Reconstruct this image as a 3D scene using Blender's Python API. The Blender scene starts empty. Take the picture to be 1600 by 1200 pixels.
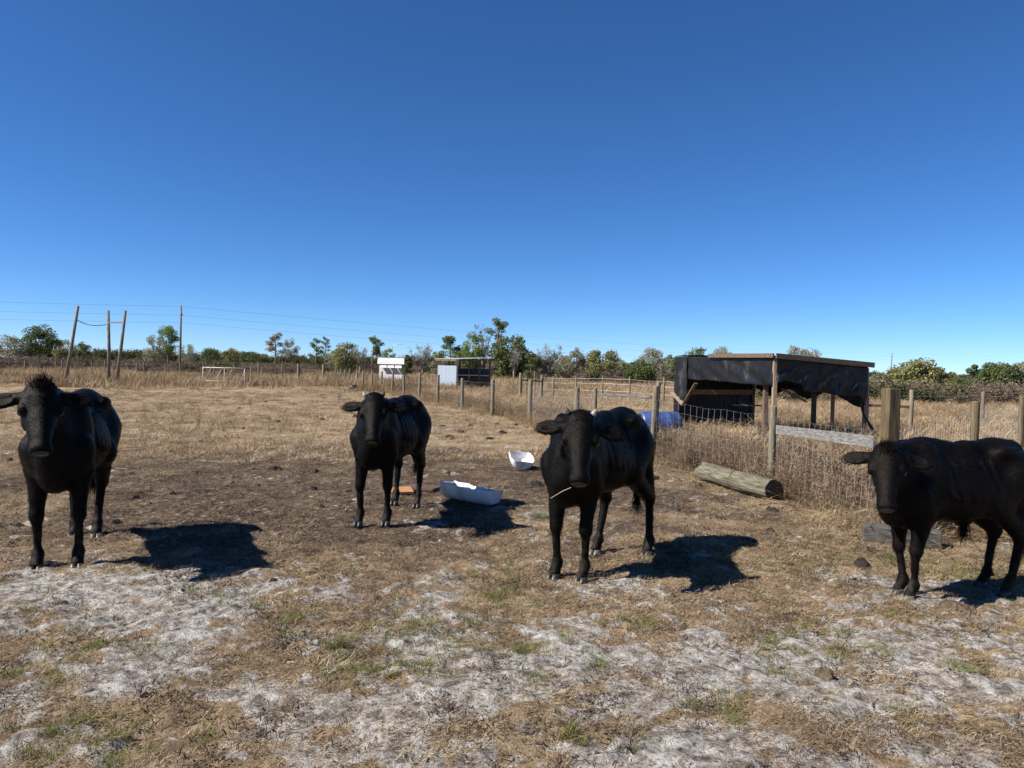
import bpy, math, random
import numpy as np
from mathutils import Matrix, Vector

# ------------------------------------------------------------------ camera
scene = bpy.context.scene
F_PX = 1160.0
CAM_H = 1.5
cam_data = bpy.data.cameras.new("camera")
cam = bpy.data.objects.new("camera", cam_data)
scene.collection.objects.link(cam)
cam_data.sensor_width = 36.0
cam_data.lens = F_PX * 36.0 / 1600.0
cam_data.clip_start = 0.05
cam_data.clip_end = 6000
PITCH = math.degrees(math.atan(26.0 / F_PX))
ROLL = 1.2
CAM_R = Matrix.Rotation(math.radians(90 - PITCH), 3, 'X') @ Matrix.Rotation(math.radians(ROLL), 3, 'Z')
cam.matrix_world = Matrix.Translation((0, 0, CAM_H)) @ CAM_R.to_4x4()
scene.camera = cam
scene.render.resolution_x = 1024
scene.render.resolution_y = 768

# ------------------------------------------------------------------ sky, sun, exposure
SUN_TO = Vector((-0.95, -0.31, 0.93)).normalized()      # direction towards the sun
elev = math.asin(SUN_TO.z)
az = math.atan2(SUN_TO.x, SUN_TO.y)                      # from +Y towards +X
world = bpy.data.worlds.new("World")
scene.world = world
world.use_nodes = True
wn = world.node_tree
wn.nodes.clear()
sky = wn.nodes.new('ShaderNodeTexSky')
sky.sky_type = 'NISHITA'
sky.sun_disc = False
sky.sun_elevation = elev
sky.sun_rotation = az
sky.altitude = 0
sky.air_density = 0.6
sky.dust_density = 0.0
sky.ozone_density = 10.0
bg = wn.nodes.new('ShaderNodeBackground')
bg.inputs['Strength'].default_value = 0.0745
wo = wn.nodes.new('ShaderNodeOutputWorld')
hsv = wn.nodes.new('ShaderNodeHueSaturation')
hsv.inputs['Saturation'].default_value = 1.08
wn.links.new(sky.outputs[0], hsv.inputs['Color'])
wn.links.new(hsv.outputs[0], bg.inputs['Color'])
wn.links.new(bg.outputs[0], wo.inputs['Surface'])

sun_data = bpy.data.lights.new("sun", 'SUN')
sun_data.energy = 5.0
sun_data.angle = math.radians(0.53)
sun_data.color = (1.0, 0.955, 0.88)
sun = bpy.data.objects.new("sun", sun_data)
scene.collection.objects.link(sun)
sun.rotation_euler = SUN_TO.to_track_quat('Z', 'Y').to_euler()
sun.location = (-30, -10, 30)

scene.view_settings.view_transform = 'Standard'
scene.view_settings.look = 'None'
scene.view_settings.exposure = 0.97
scene.view_settings.gamma = 1.0
scene.view_settings.use_curve_mapping = False

scene.cycles.max_bounces = 5
scene.cycles.diffuse_bounces = 2
scene.cycles.glossy_bounces = 2
scene.cycles.transmission_bounces = 2
scene.cycles.caustics_reflective = False
scene.cycles.caustics_refractive = False

# ------------------------------------------------------------------ helpers
COL = scene.collection
RNG = np.random.default_rng(11)
random.seed(5)


def _hash(ix, iy, seed):
    n = (ix.astype(np.int64) * 374761393 + iy.astype(np.int64) * 668265263 + seed * 974634777) & 0x7fffffff
    n = ((n ^ (n >> 13)) * 1274126177) & 0x7fffffff
    n = n ^ (n >> 16)
    return (n & 0xffff) / 65535.0


def vnoise(x, y, seed=0):
    x = np.asarray(x, float); y = np.asarray(y, float)
    ix = np.floor(x); iy = np.floor(y)
    fx = x - ix; fy = y - iy
    fx = fx * fx * (3 - 2 * fx); fy = fy * fy * (3 - 2 * fy)
    a = _hash(ix, iy, seed); b = _hash(ix + 1, iy, seed)
    c = _hash(ix, iy + 1, seed); d = _hash(ix + 1, iy + 1, seed)
    return (a * (1 - fx) + b * fx) * (1 - fy) + (c * (1 - fx) + d * fx) * fy


def fbm(x, y, seed=0, octv=4):
    x = np.asarray(x, float); y = np.asarray(y, float)
    s = 0; a = 0.5; t = 0
    for i in range(octv):
        s = s + a * vnoise(x, y, seed + i * 17); t += a
        x = x * 2.03 + 3.1; y = y * 2.03 + 7.7; a *= 0.5
    return s / t


def sstep(a, b, x):
    t = np.clip((np.asarray(x, float) - a) / (b - a), 0, 1)
    return t * t * (3 - 2 * t)


def ray(px, py):
    return CAM_R @ Vector(((px - 800) / F_PX, -(py - 600) / F_PX, -1.0))


def ground_at(px, py, z=0.0):
    """where the sight line through a photo point meets the level z"""
    r = ray(px, py)
    t = (z - CAM_H) / r.z
    return Vector((r.x * t, r.y * t, z))


def at(px, py, d):
    """point at a photo position and distance d"""
    r = ray(px, py)
    t = d / r.y
    return Vector((r.x * t, d, CAM_H + r.z * t))


def tag(o, label=None, cat=None, group=None, kind=None):
    if label: o['label'] = label
    if cat: o['category'] = cat
    if group: o['group'] = group
    if kind: o['kind'] = kind
    return o


def empty(name, loc=(0, 0, 0), rz=0.0):
    o = bpy.data.objects.new(name, None)
    o.empty_display_size = 0.2
    o.location = loc
    o.rotation_euler = (0, 0, rz)
    COL.objects.link(o)
    return o


def mesh_np(name, verts, faces, smooth=False):
    """verts (n,3) array, faces: (m,k) array of equal-size polygons"""
    verts = np.asarray(verts, np.float32); faces = np.asarray(faces, np.int32)
    me = bpy.data.meshes.new(name)
    n = len(verts); m, k = faces.shape
    me.vertices.add(n); me.vertices.foreach_set('co', verts.ravel())
    me.loops.add(m * k); me.loops.foreach_set('vertex_index', faces.ravel())
    me.polygons.add(m)
    me.polygons.foreach_set('loop_start', np.arange(0, m * k, k, dtype=np.int32))
    me.polygons.foreach_set('loop_total', np.full(m, k, np.int32))
    me.polygons.foreach_set('use_smooth', np.full(m, bool(smooth)))
    me.update(calc_edges=True)
    return me


def link(name, me, mat=None, parent=None):
    o = bpy.data.objects.new(name, me)
    if mat: me.materials.append(mat)
    if parent: o.parent = parent
    COL.objects.link(o)
    return o


class MB:
    def __init__(self):
        self.v = []; self.f = []; self.frame = None

    def box(self, c, s, rot=None):
        c = Vector(c); hx, hy, hz = s[0] / 2, s[1] / 2, s[2] / 2
        b = len(self.v)
        for dx, dy, dz in ((-1,-1,-1),(1,-1,-1),(1,1,-1),(-1,1,-1),(-1,-1,1),(1,-1,1),(1,1,1),(-1,1,1)):
            p = Vector((dx*hx, dy*hy, dz*hz))
            if rot: p = rot @ p
            self.v.append(tuple(c + p))
        for q in ((0,3,2,1),(4,5,6,7),(0,1,5,4),(1,2,6,5),(2,3,7,6),(3,0,4,7)):
            self.f.append(tuple(b + i for i in q))
        return self

    def beam(self, a, b, w, h, up=(0, 0, 1)):
        """rectangular bar between two points, w sideways, h along up"""
        a = Vector(a); b = Vector(b); d = b - a; L = d.length; x = d / L
        y = Vector(up).cross(x)
        if y.length < 1e-4: y = Vector((0, 1, 0)).cross(x)
        y.normalize(); z = x.cross(y)
        R = Matrix((x, y, z)).transposed()
        if not self.v:
            self.frame = Matrix.Translation((a + b) / 2) @ R.to_4x4()
            return self.box((0, 0, 0), (L, w, h))
        return self.box((a + b) / 2, (L, w, h), R)

    def tube(self, pts, r, n=8, caps=True, wob=0.0):
        pts = [Vector(p) for p in pts]
        if not hasattr(r, '__len__'): r = [r] * len(pts)
        b = len(self.v)
        prev = None
        for i, p in enumerate(pts):
            t = (pts[min(i + 1, len(pts) - 1)] - pts[max(i - 1, 0)]).normalized()
            if prev is None:
                u = t.orthogonal().normalized()
            else:
                u = (prev - t * prev.dot(t)).normalized()
            prev = u
            w = t.cross(u)
            for k in range(n):
                a = 2 * math.pi * k / n
                rr = r[i] * (1 + random.uniform(-wob, wob))
                self.v.append(tuple(p + (u * math.cos(a) + w * math.sin(a)) * rr))
        for i in range(len(pts) - 1):
            for k in range(n):
                k2 = (k + 1) % n
                self.f.append((b + i*n + k, b + i*n + k2, b + (i+1)*n + k2, b + (i+1)*n + k))
        if caps:
            self.f.append(tuple(b + k for k in reversed(range(n))))
            self.f.append(tuple(b + (len(pts)-1)*n + k for k in range(n)))
        return self

    def build(self, name, mat, parent=None, smooth=False, bevel=0.0):
        me = bpy.data.meshes.new(name)
        me.from_pydata(self.v, [], self.f)
        me.update()
        if smooth:
            me.polygons.foreach_set('use_smooth', [len(p.vertices) == 4 for p in me.polygons])
        o = link(name, me, mat, parent)
        if self.frame is not None: o.matrix_local = self.frame
        if bevel:
            m = o.modifiers.new('edge', 'BEVEL'); m.width = bevel; m.segments = 2; m.limit_method = 'ANGLE'
        return o


# ------------------------------------------------------------------ materials
def new_mat(name):
    m = bpy.data.materials.new(name); m.use_nodes = True
    nt = m.node_tree
    return m, nt, nt.nodes['Principled BSDF']


def N(nt, t, **kw):
    n = nt.nodes.new(t)
    for k, v in kw.items():
        if k in n.inputs: n.inputs[k].default_value = v
        else: setattr(n, k, v)
    return n


def ramp(nt, stops, src=None):
    r = nt.nodes.new('ShaderNodeValToRGB')
    e = r.color_ramp.elements
    while len(e) < len(stops): e.new(0.5)
    for i, (p, c) in enumerate(stops):
        e[i].position = p
        e[i].color = tuple(c) + (1,) if len(c) == 3 else c
    if src is not None: nt.links.new(src, r.inputs[0])
    return r


def mat_noise(name, stops, scale=20, rough=0.8, bump=0.3, stretch=(1, 1, 1), detail=6, dist=0.02, spec=0.3, coord='Object'):
    m, nt, p = new_mat(name)
    tc = N(nt, 'ShaderNodeTexCoord'); mp = N(nt, 'ShaderNodeMapping')
    mp.inputs['Scale'].default_value = stretch
    nt.links.new(tc.outputs[coord], mp.inputs[0])
    nz = N(nt, 'ShaderNodeTexNoise', Scale=scale, Detail=detail, Roughness=0.65)
    nt.links.new(mp.outputs[0], nz.inputs['Vector'])
    r = ramp(nt, stops, nz.outputs['Fac'])
    nt.links.new(r.outputs[0], p.inputs['Base Color'])
    p.inputs['Roughness'].default_value = rough
    p.inputs['Specular IOR Level'].default_value = spec
    if bump:
        b = N(nt, 'ShaderNodeBump', Strength=bump, Distance=dist)
        nt.links.new(nz.outputs['Fac'], b.inputs['Height'])
        nt.links.new(b.outputs[0], p.inputs['Normal'])
    return m


def mat_blades(name, c0, c1, c2, tip=None, rough=0.75, transl=0.25):
    """dry stems and leaves: colour varies per clump and per blade"""
    m, nt, p = new_mat(name)
    oi = N(nt, 'ShaderNodeObjectInfo'); ge = N(nt, 'ShaderNodeNewGeometry')
    at_ = N(nt, 'ShaderNodeAttribute'); at_.attribute_type = 'INSTANCER'; at_.attribute_name = 'tint'
    ad = N(nt, 'ShaderNodeMath', operation='ADD'); ml = N(nt, 'ShaderNodeMath', operation='MULTIPLY')
    ml.inputs[1].default_value = 0.35
    nt.links.new(oi.outputs['Random'], ml.inputs[0])
    ml2 = N(nt, 'ShaderNodeMath', operation='MULTIPLY'); ml2.inputs[1].default_value = 0.45
    nt.links.new(ge.outputs['Random Per Island'], ml2.inputs[0])
    nt.links.new(ml.outputs[0], ad.inputs[0]); nt.links.new(ml2.outputs[0], ad.inputs[1])
    ad2 = N(nt, 'ShaderNodeMath', operation='ADD')
    nt.links.new(ad.outputs[0], ad2.inputs[0]); nt.links.new(at_.outputs['Fac'], ad2.inputs[1])
    r = ramp(nt, [(0.0, c0), (0.45, c1), (0.95, c2)], ad2.outputs[0])
    nt.links.new(r.outputs[0], p.inputs['Base Color'])
    p.inputs['Roughness'].default_value = rough
    p.inputs['Specular IOR Level'].default_value = 0.2
    if transl:
        tr = N(nt, 'ShaderNodeBsdfTranslucent')
        nt.links.new(r.outputs[0], tr.inputs['Color'])
        mx = N(nt, 'ShaderNodeMixShader'); mx.inputs[0].default_value = transl
        nt.links.new(p.outputs[0], mx.inputs[1]); nt.links.new(tr.outputs[0], mx.inputs[2])
        nt.links.new(mx.outputs[0], nt.nodes['Material Output'].inputs['Surface'])
    return m


def mat_leaf(name, c0, c1, c2, transl=0.3):
    c0, c1, c2 = [tuple(min(.6, v * 1.5) for v in c) for c in (c0, c1, c2)]
    m, nt, p = new_mat(name)
    ge = N(nt, 'ShaderNodeNewGeometry'); tc = N(nt, 'ShaderNodeTexCoord')
    nz = N(nt, 'ShaderNodeTexNoise', Scale=0.9, Detail=2.0)
    nt.links.new(tc.outputs['Object'], nz.inputs['Vector'])
    a = N(nt, 'ShaderNodeMath', operation='MULTIPLY'); a.inputs[1].default_value = 0.5
    nt.links.new(ge.outputs['Random Per Island'], a.inputs[0])
    b = N(nt, 'ShaderNodeMath', operation='ADD')
    s = N(nt, 'ShaderNodeMath', operation='MULTIPLY'); s.inputs[1].default_value = 0.6
    nt.links.new(nz.outputs['Fac'], s.inputs[0])
    nt.links.new(a.outputs[0], b.inputs[0]); nt.links.new(s.outputs[0], b.inputs[1])
    r = ramp(nt, [(0.1, c0), (0.5, c1), (0.95, c2)], b.outputs[0])
    nt.links.new(r.outputs[0], p.inputs['Base Color'])
    p.inputs['Roughness'].default_value = 0.6
    p.inputs['Specular IOR Level'].default_value = 0.25
    tr = N(nt, 'ShaderNodeBsdfTranslucent'); nt.links.new(r.outputs[0], tr.inputs['Color'])
    mx = N(nt, 'ShaderNodeMixShader'); mx.inputs[0].default_value = transl
    nt.links.new(p.outputs[0], mx.inputs[1]); nt.links.new(tr.outputs[0], mx.inputs[2])
    nt.links.new(mx.outputs[0], nt.nodes['Material Output'].inputs['Surface'])
    return m


M = {}
M['post'] = mat_noise('weathered_post', [(0.28, (.06, .05, .034)), (0.5, (.165, .142, .10)), (0.75, (.26, .23, .17))], 9, 0.85, 0.6, (6, 6, 0.7))
M['post_new'] = mat_noise('treated_post', [(0.32, (.035, .025, .013)), (0.5, (.10, .073, .038)), (0.72, (.165, .125, .07))], 7, 0.8, 0.5, (6, 6, 0.5))
M['greywood'] = mat_noise('grey_board', [(0.3, (.06, .052, .045)), (0.5, (.17, .158, .145)), (0.72, (.30, .285, .265))], 6, 0.85, 0.5, (1.5, 9, 9))
M['darktimber'] = mat_noise('dark_weathered_timber', [(0.3, (.028, .024, .021)), (0.5, (.075, .067, .060)), (0.75, (.15, .138, .125))], 6, 0.9, 0.6, (1.5, 9, 9))
M['brownwood'] = mat_noise('brown_board', [(0.3, (.055, .036, .025)), (0.5, (.12, .082, .056)), (0.75, (.20, .145, .10))], 6, 0.85, 0.4, (2, 9, 9))
M['paleboard'] = mat_noise('pale_board', [(0.3, (.16, .11, .075)), (0.55, (.28, .20, .14)), (0.75, (.36, .28, .21))], 6, 0.85, 0.4, (2, 9, 9))
M['farwood'] = mat_noise('old_pole_wood', [(0.3, (.10, .075, .055)), (0.55, (.20, .16, .12)), (0.75, (.28, .23, .18))], 4, 0.9, 0.3, (4, 4, 0.6))
M['log'] = mat_noise('weathered_log', [(0.32, (.035, .03, .02)), (0.46, (.12, .108, .072)), (0.6, (.20, .185, .125)), (0.75, (.28, .26, .185))], 6, 0.92, 1.0, (0.9, 11, 11), dist=0.03)
M['logend'] = mat_noise('dark_log_end', [(0.3, (.012, .010, .009)), (0.6, (.035, .028, .022)), (0.8, (.07, .055, .04))], 22, 0.9, 0.8)
M['wire'] = mat_noise('galvanised_wire', [(0.3, (.34, .33, .32)), (0.7, (.52, .51, .50))], 30, 0.45, 0.0, spec=0.5)
M['wire'].node_tree.nodes['Principled BSDF'].inputs['Metallic'].default_value = 0.4
M['cable'] = mat_noise('dark_cable', [(0.3, (.05, .055, .065)), (0.7, (.09, .095, .105))], 3, 0.6, 0.0)
M['twine'] = mat_noise('pale_straw', [(0.3, (.45, .36, .2)), (0.7, (.62, .52, .33))], 30, 0.7, 0.0)
M['plastic'] = mat_noise('white_plastic', [(0.30, (.26, .22, .17)), (0.42, (.56, .55, .53)), (0.55, (.74, .74, .73)), (0.8, (.80, .80, .80))], 5, 0.45, 0.05, spec=0.5)
M['blue'] = mat_noise('blue_plastic', [(0.3, (.022, .045, .13)), (0.6, (.04, .075, .20)), (0.85, (.15, .20, .34))], 8, 0.42, 0.05, spec=0.5)
M['black_plastic'] = mat_noise('black_plastic', [(0.3, (.012, .012, .013)), (0.7, (.03, .03, .032))], 8, 0.5, 0.05)
M['ply'] = mat_noise('orange_plywood', [(0.3, (.26, .12, .05)), (0.6, (.40, .20, .09)), (0.8, (.48, .27, .13))], 9, 0.8, 0.2, (1, 6, 6))
M['plydark'] = mat_noise('dirty_plywood', [(0.3, (.05, .03, .024)), (0.6, (.11, .065, .048)), (0.8, (.17, .10, .07))], 12, 0.85, 0.2)
M['metal_roof'] = mat_noise('galvanised_roof', [(0.3, (.20, .22, .22)), (0.7, (.36, .38, .38))], 3, 0.5, 0.1, spec=0.5)
M['metal_wall'] = mat_noise('pale_blue_sheet', [(0.3, (.20, .24, .29)), (0.6, (.28, .32, .38)), (0.8, (.35, .39, .44))], 3, 0.5, 0.1, spec=0.4)
M['dark_sheet'] = mat_noise('dark_sheet', [(0.3, (.05, .06, .08)), (0.7, (.09, .105, .13))], 3, 0.6, 0.1)
M['white_paint'] = mat_noise('white_paint', [(0.3, (.32, .32, .32)), (0.7, (.44, .44, .44))], 4, 0.6, 0.05)
M['rust_white'] = mat_noise('rusty_white_paint', [(0.35, (.20, .10, .06)), (0.5, (.45, .38, .32)), (0.65, (.62, .57, .52))], 8, 0.6, 0.1)
M['rust'] = mat_noise('dark_rust', [(0.35, (.06, .04, .03)), (0.65, (.13, .08, .055))], 8, 0.8, 0.1)
M['dung_dark'] = mat_noise('dark_dung', [(0.3, (.012, .009, .007)), (0.6, (.032, .023, .017)), (0.8, (.065, .048, .034))], 35, 0.9, 1.0, dist=0.03)
M['dung_brown'] = mat_noise('dry_brown_dung', [(0.3, (.05, .035, .022)), (0.6, (.12, .085, .055)), (0.8, (.20, .145, .10))], 30, 0.95, 1.0, dist=0.03)
M['dung_grey'] = mat_noise('grey_crumbling_dung', [(0.3, (.035, .03, .026)), (0.6, (.10, .088, .078)), (0.8, (.22, .20, .18))], 30, 0.95, 1.0, dist=0.03)
M['chip'] = mat_noise('pale_chip', [(0.3, (.36, .32, .25)), (0.7, (.52, .48, .40))], 30, 0.8, 0.2)
M['haywad'] = mat_blades('pale_green_hay', (.13, .15, .085), (.23, .25, .155), (.36, .38, .26), transl=0.1)


def mat_tarp():
    m, nt, p = new_mat('black_tarp')
    tc = N(nt, 'ShaderNodeTexCoord')
    nz = N(nt, 'ShaderNodeTexNoise', Scale=2.2, Detail=5.0, Roughness=0.6)
    nt.links.new(tc.outputs['Object'], nz.inputs['Vector'])
    r = ramp(nt, [(0.35, (.006, .006, .006)), (0.58, (.012, .012, .0125)), (0.72, (.05, .049, .047))], nz.outputs['Fac'])
    nt.links.new(r.outputs[0], p.inputs['Base Color'])
    rr = ramp(nt, [(0.3, (.34, .34, .34)), (0.7, (.55, .55, .55))], nz.outputs['Fac'])
    nt.links.new(rr.outputs[0], p.inputs['Roughness'])
    p.inputs['Specular IOR Level'].default_value = 0.28
    mp = N(nt, 'ShaderNodeMapping'); mp.inputs['Scale'].default_value = (5, 5, 1.6); mp.inputs['Rotation'].default_value = (0.5, 0.4, 0)
    nt.links.new(tc.outputs['Object'], mp.inputs[0])
    w = N(nt, 'ShaderNodeTexNoise', Scale=1.6, Detail=3.0, Distortion=1.5)
    nt.links.new(mp.outputs[0], w.inputs['Vector'])
    b = N(nt, 'ShaderNodeBump', Strength=0.7, Distance=0.05)
    nt.links.new(w.outputs['Fac'], b.inputs['Height']); nt.links.new(b.outputs[0], p.inputs['Normal'])
    return m


M['tarp'] = mat_tarp()


def mat_coat(name, tint):
    m, nt, p = new_mat(name)
    tc = N(nt, 'ShaderNodeTexCoord')
    nz = N(nt, 'ShaderNodeTexNoise', Scale=3.0, Detail=3.0)
    nt.links.new(tc.outputs['Object'], nz.inputs['Vector'])
    r = ramp(nt, [(0.35, (.0016, .0015, .0016)), (0.75, tint)], nz.outputs['Fac'])
    # dried mud splashes on the lower legs
    sx = N(nt, 'ShaderNodeSeparateXYZ'); nt.links.new(tc.outputs['Object'], sx.inputs[0])
    mr = N(nt, 'ShaderNodeMapRange'); mr.inputs['From Min'].default_value = .42; mr.inputs['From Max'].default_value = .08
    mr.inputs['To Max'].default_value = .45; nt.links.new(sx.outputs['Z'], mr.inputs['Value'])
    mn = N(nt, 'ShaderNodeTexNoise', Scale=16.0, Detail=5.0); nt.links.new(tc.outputs['Object'], mn.inputs['Vector'])
    mm = N(nt, 'ShaderNodeMapRange'); mm.inputs['From Min'].default_value = .45; mm.inputs['From Max'].default_value = .7
    nt.links.new(mn.outputs['Fac'], mm.inputs['Value'])
    ml = N(nt, 'ShaderNodeMath', operation='MULTIPLY'); nt.links.new(mr.outputs[0], ml.inputs[0]); nt.links.new(mm.outputs[0], ml.inputs[1])
    mx = N(nt, 'ShaderNodeMix', data_type='RGBA'); nt.links.new(ml.outputs[0], mx.inputs[0]); nt.links.new(r.outputs[0], mx.inputs[6])
    mx.inputs[7].default_value = (.075, .058, .043, 1)
    nt.links.new(mx.outputs[2], p.inputs['Base Color'])
    mp = N(nt, 'ShaderNodeMapping'); mp.inputs['Scale'].default_value = (30, 90, 55)
    nt.links.new(tc.outputs['Object'], mp.inputs[0])
    h = N(nt, 'ShaderNodeTexNoise', Scale=1.7, Detail=5.0, Roughness=0.7)
    nt.links.new(mp.outputs[0], h.inputs['Vector'])
    b = N(nt, 'ShaderNodeBump', Strength=0.6, Distance=0.008)
    nt.links.new(h.outputs['Fac'], b.inputs['Height']); nt.links.new(b.outputs[0], p.inputs['Normal'])
    p.inputs['Roughness'].default_value = 0.44
    p.inputs['Specular IOR Level'].default_value = 0.085
    p.inputs['Specular Tint'].default_value = (1.0, .90, .80, 1)
    return m


M['coat'] = mat_coat('black_coat', (.0042, .0039, .0038))
M['coat_brown'] = mat_coat('black_brown_coat', (.0068, .0050, .0045))
M['hair'] = mat_noise('black_hair', [(0.3, (.003, .0028, .0027)), (0.7, (.008, .0065, .006))], 20, 0.75, 0, spec=.06)
M['hair_brown'] = mat_noise('brown_tipped_hair', [(0.3, (.005, .004, .0035)), (0.7, (.016, .011, .008))], 20, 0.7, 0, spec=.08)
M['hoof'] = mat_noise('dark_hoof', [(0.3, (.018, .016, .015)), (0.7, (.05, .045, .04))], 25, 0.4, 0.2, spec=0.5)
M['hoof_pale'] = mat_noise('pale_hoof', [(0.3, (.04, .036, .032)), (0.7, (.16, .15, .135))], 25, 0.4, 0.2, spec=0.5)
M['horn'] = mat_noise('horn', [(0.3, (.16, .14, .12)), (0.7, (.42, .39, .35))], 30, 0.45, 0.1)
M['horn_dark'] = mat_noise('dark_horn', [(0.3, (.02, .018, .016)), (0.7, (.06, .055, .05))], 30, 0.45, 0.1)
M['eye'] = mat_noise('eye', [(0.3, (.006, .005, .005)), (0.7, (.012, .010, .010))], 5, 0.08, 0, spec=0.6)
M['nose'] = mat_noise('wet_nose', [(0.3, (.007, .007, .008)), (0.7, (.012, .012, .012))], 60, 0.22, 0.3, spec=0.5, dist=0.003)

# ------------------------------------------------------------------ the lie of the land
ROW0 = np.array((0.5, 20.0)); ROWD = np.array((-1.14, 3.2))     # pasture fence, one post each step
FENCE_POLY = [(3.5, 6.9), (3.38, 9.6), (2.33, 12.3), (1.43, 12.7), (1.24, 14.2), (0.5, 20.0), (-16.0, 66.3)]


def beyond_fence(x, y):
    """metres to the right of the fence line (positive: outside the pasture)"""
    x = np.asarray(x, float); y = np.asarray(y, float)
    fy = np.array([p[1] for p in FENCE_POLY]); fx = np.array([p[0] for p in FENCE_POLY])
    lx = np.interp(y, fy, fx)
    right = x - lx
    # south-east run from the corner post
    n = np.array((-3.7, 3.15)); n = n / np.linalg.norm(n)
    se = (x - 3.5) * n[0] + (y - 6.9) * n[1]
    se = np.where(x > 3.5, (x - 3.5) * -0.76 + (y - 6.9) * 0.65, -9)
    return np.where(y < 9.0, np.where(y < 6.9, se, np.minimum(right, np.maximum(se, -0.2) + 0.3)), np.where(x > 3.6, np.minimum(right, np.maximum(se, -9)), right))


GREEN = []
for _p in ((65, 1075, 28), (215, 1020, 20), (300, 1165, 24), (150, 1010, 16), (640, 950, 24), (790, 930, 22), (1000, 1165, 36), (905, 1160, 26), (930, 1045, 18), (1130, 1115, 30), (1075, 1100, 20), (1245, 1018, 24), (1400, 1120, 20),
           (1268, 1072, 16), (1215, 1060, 20), (990, 980, 22), (1300, 990, 20), (830, 1070, 16), (1190, 1010, 26), (1500, 1050, 18), (20, 1130, 22), (1380, 960, 18), (215, 905, 14), (700, 1010, 18)):
    _g = ground_at(_p[0], _p[1]); GREEN.append((_g.x, _g.y, _p[2] / F_PX * _g.y))


def zones(x, y):
    x = np.asarray(x, float); y = np.asarray(y, float)
    big = fbm(x * 0.8, y * 0.8, 3, 4); med = fbm(x * 2.3, y * 2.3, 8, 4); sm = fbm(x * 6, y * 6, 21, 3)
    fine = fbm(x * 15, y * 15, 33, 2)
    bias = 0.765 - sstep(3.9, 6.2, y + 0.10 * x) * 0.62 - sstep(2.0, 3.2, x + (3.4 - y) * .8) * sstep(4.0, 3.2, y) * 0.30
    bias = bias - sstep(-2.4, -3.2, x) * sstep(3.9, 3.3, y) * .25 - 0.14 * np.exp(-(((x - .3) / .8) ** 2 + ((y - 4.4) / .35) ** 2)) - .2 * np.exp(-(((x - 1.5) / 1.1) ** 2 + ((y - 4.55) / .3) ** 2))
    bias = bias + 0.34 * np.exp(-(((x - 3.5) / 1.0) ** 2 + ((y - 5.0) / 0.5) ** 2)) + 0.34 * np.exp(-(((x - 0.95) / 0.5) ** 2 + ((y - 5.1) / 0.25) ** 2))
    bias = bias + 0.14 * np.exp(-(((x - 2.0) / 1.2) ** 2 + ((y - 3.7) / 0.4) ** 2)) + .12 * np.exp(-(((x + 2.4) / 1.2) ** 2 + ((y - 4.6) / .5) ** 2))
    sand = sstep(0.40, 0.72, bias + (big - 0.5) * 0.35 + (med - 0.5) * 1.05 + (sm - 0.5) * 1.35 + (fine - .5) * .8 - 0.06)
    r = np.sqrt(((x + 1.9 + (y - 9) * 0.12) / 4.4) ** 2 + ((y - 9.4) / 4.6) ** 2)
    dirt = sstep(1.15, 0.55, r + (big - 0.5) * 0.9 + (med - 0.5) * 0.5)
    dirt = np.maximum(dirt, 0.75 * sstep(1.0, 0.5, np.sqrt(((x + 3.4) / 2.6) ** 2 + ((y - 5.9) / 1.4) ** 2) + (med - .5) * .8))
    dirt = dirt * (1 - 0.6 * sand) * (.15 + .85 * sstep(4.9, 6.3, y + (big - .5) * 2))
    g = fbm(x * 1.7, y * 1.7, 40, 3)
    green = .55 * sstep(0.60, 0.72, g + (sm - 0.5) * 0.45) * sstep(6.4, 4.6, y - 0.25 * x) * (1 - 0.6 * dirt)
    for (cx, cy, rx) in GREEN:
        green = np.maximum(green, 1.15 * np.exp(-(((x - cx) / rx) ** 2 + ((y - cy) / (rx * 1.3)) ** 2) * (.6 + 1.2 * sm)))
    out = beyond_fence(x, y)
    tall = sstep(-0.35, 0.25, out + (med - 0.5) * 0.9)
    tall = np.maximum(tall, sstep(30, 62, y + (fbm(x * .25, y * .25, 44, 4) - 0.5) * 46) * 0.95)
    return sand * (1 - tall), dirt * (1 - tall), green * (1 - tall), tall


def groundz(x, y):
    x = np.asarray(x, float); y = np.asarray(y, float)
    near = sstep(16, 8, np.abs(y)) * sstep(14, 9, np.abs(x))
    z = (fbm(x * 0.5, y * 0.5, 60, 2) - 0.5) * 0.10
    bump = np.abs(fbm(x * 3.2, y * 3.2, 70, 3) - 0.5) * 2
    lump = np.abs(fbm(x * 8, y * 8, 83, 2) - 0.5) * 2
    z = z + near * ((0.5 - bump) * 0.035 + (fbm(x * 9, y * 9, 80, 3) - 0.5) * 0.035 + (.4 - lump) * .024 + (vnoise(x * 15, y * 15, 86) - .5) * .016 + (vnoise(x * 26, y * 26, 88) - .5) * .012)
    return z - 0.01


def gz(x, y):
    return float(groundz(np.array([x]), np.array([y]))[0])


def axis_coords(dense0, dense1, step, far0, far1, g):
    c = list(np.arange(dense0, dense1 + 1e-6, step))
    s = step; v = dense1
    up = []
    while v < far1: s *= g; v += s; up.append(v)
    s = step; v = dense0
    dn = []
    while v > far0: s *= g; v -= s; dn.append(v)
    return np.array(dn[::-1] + c + up)


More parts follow.
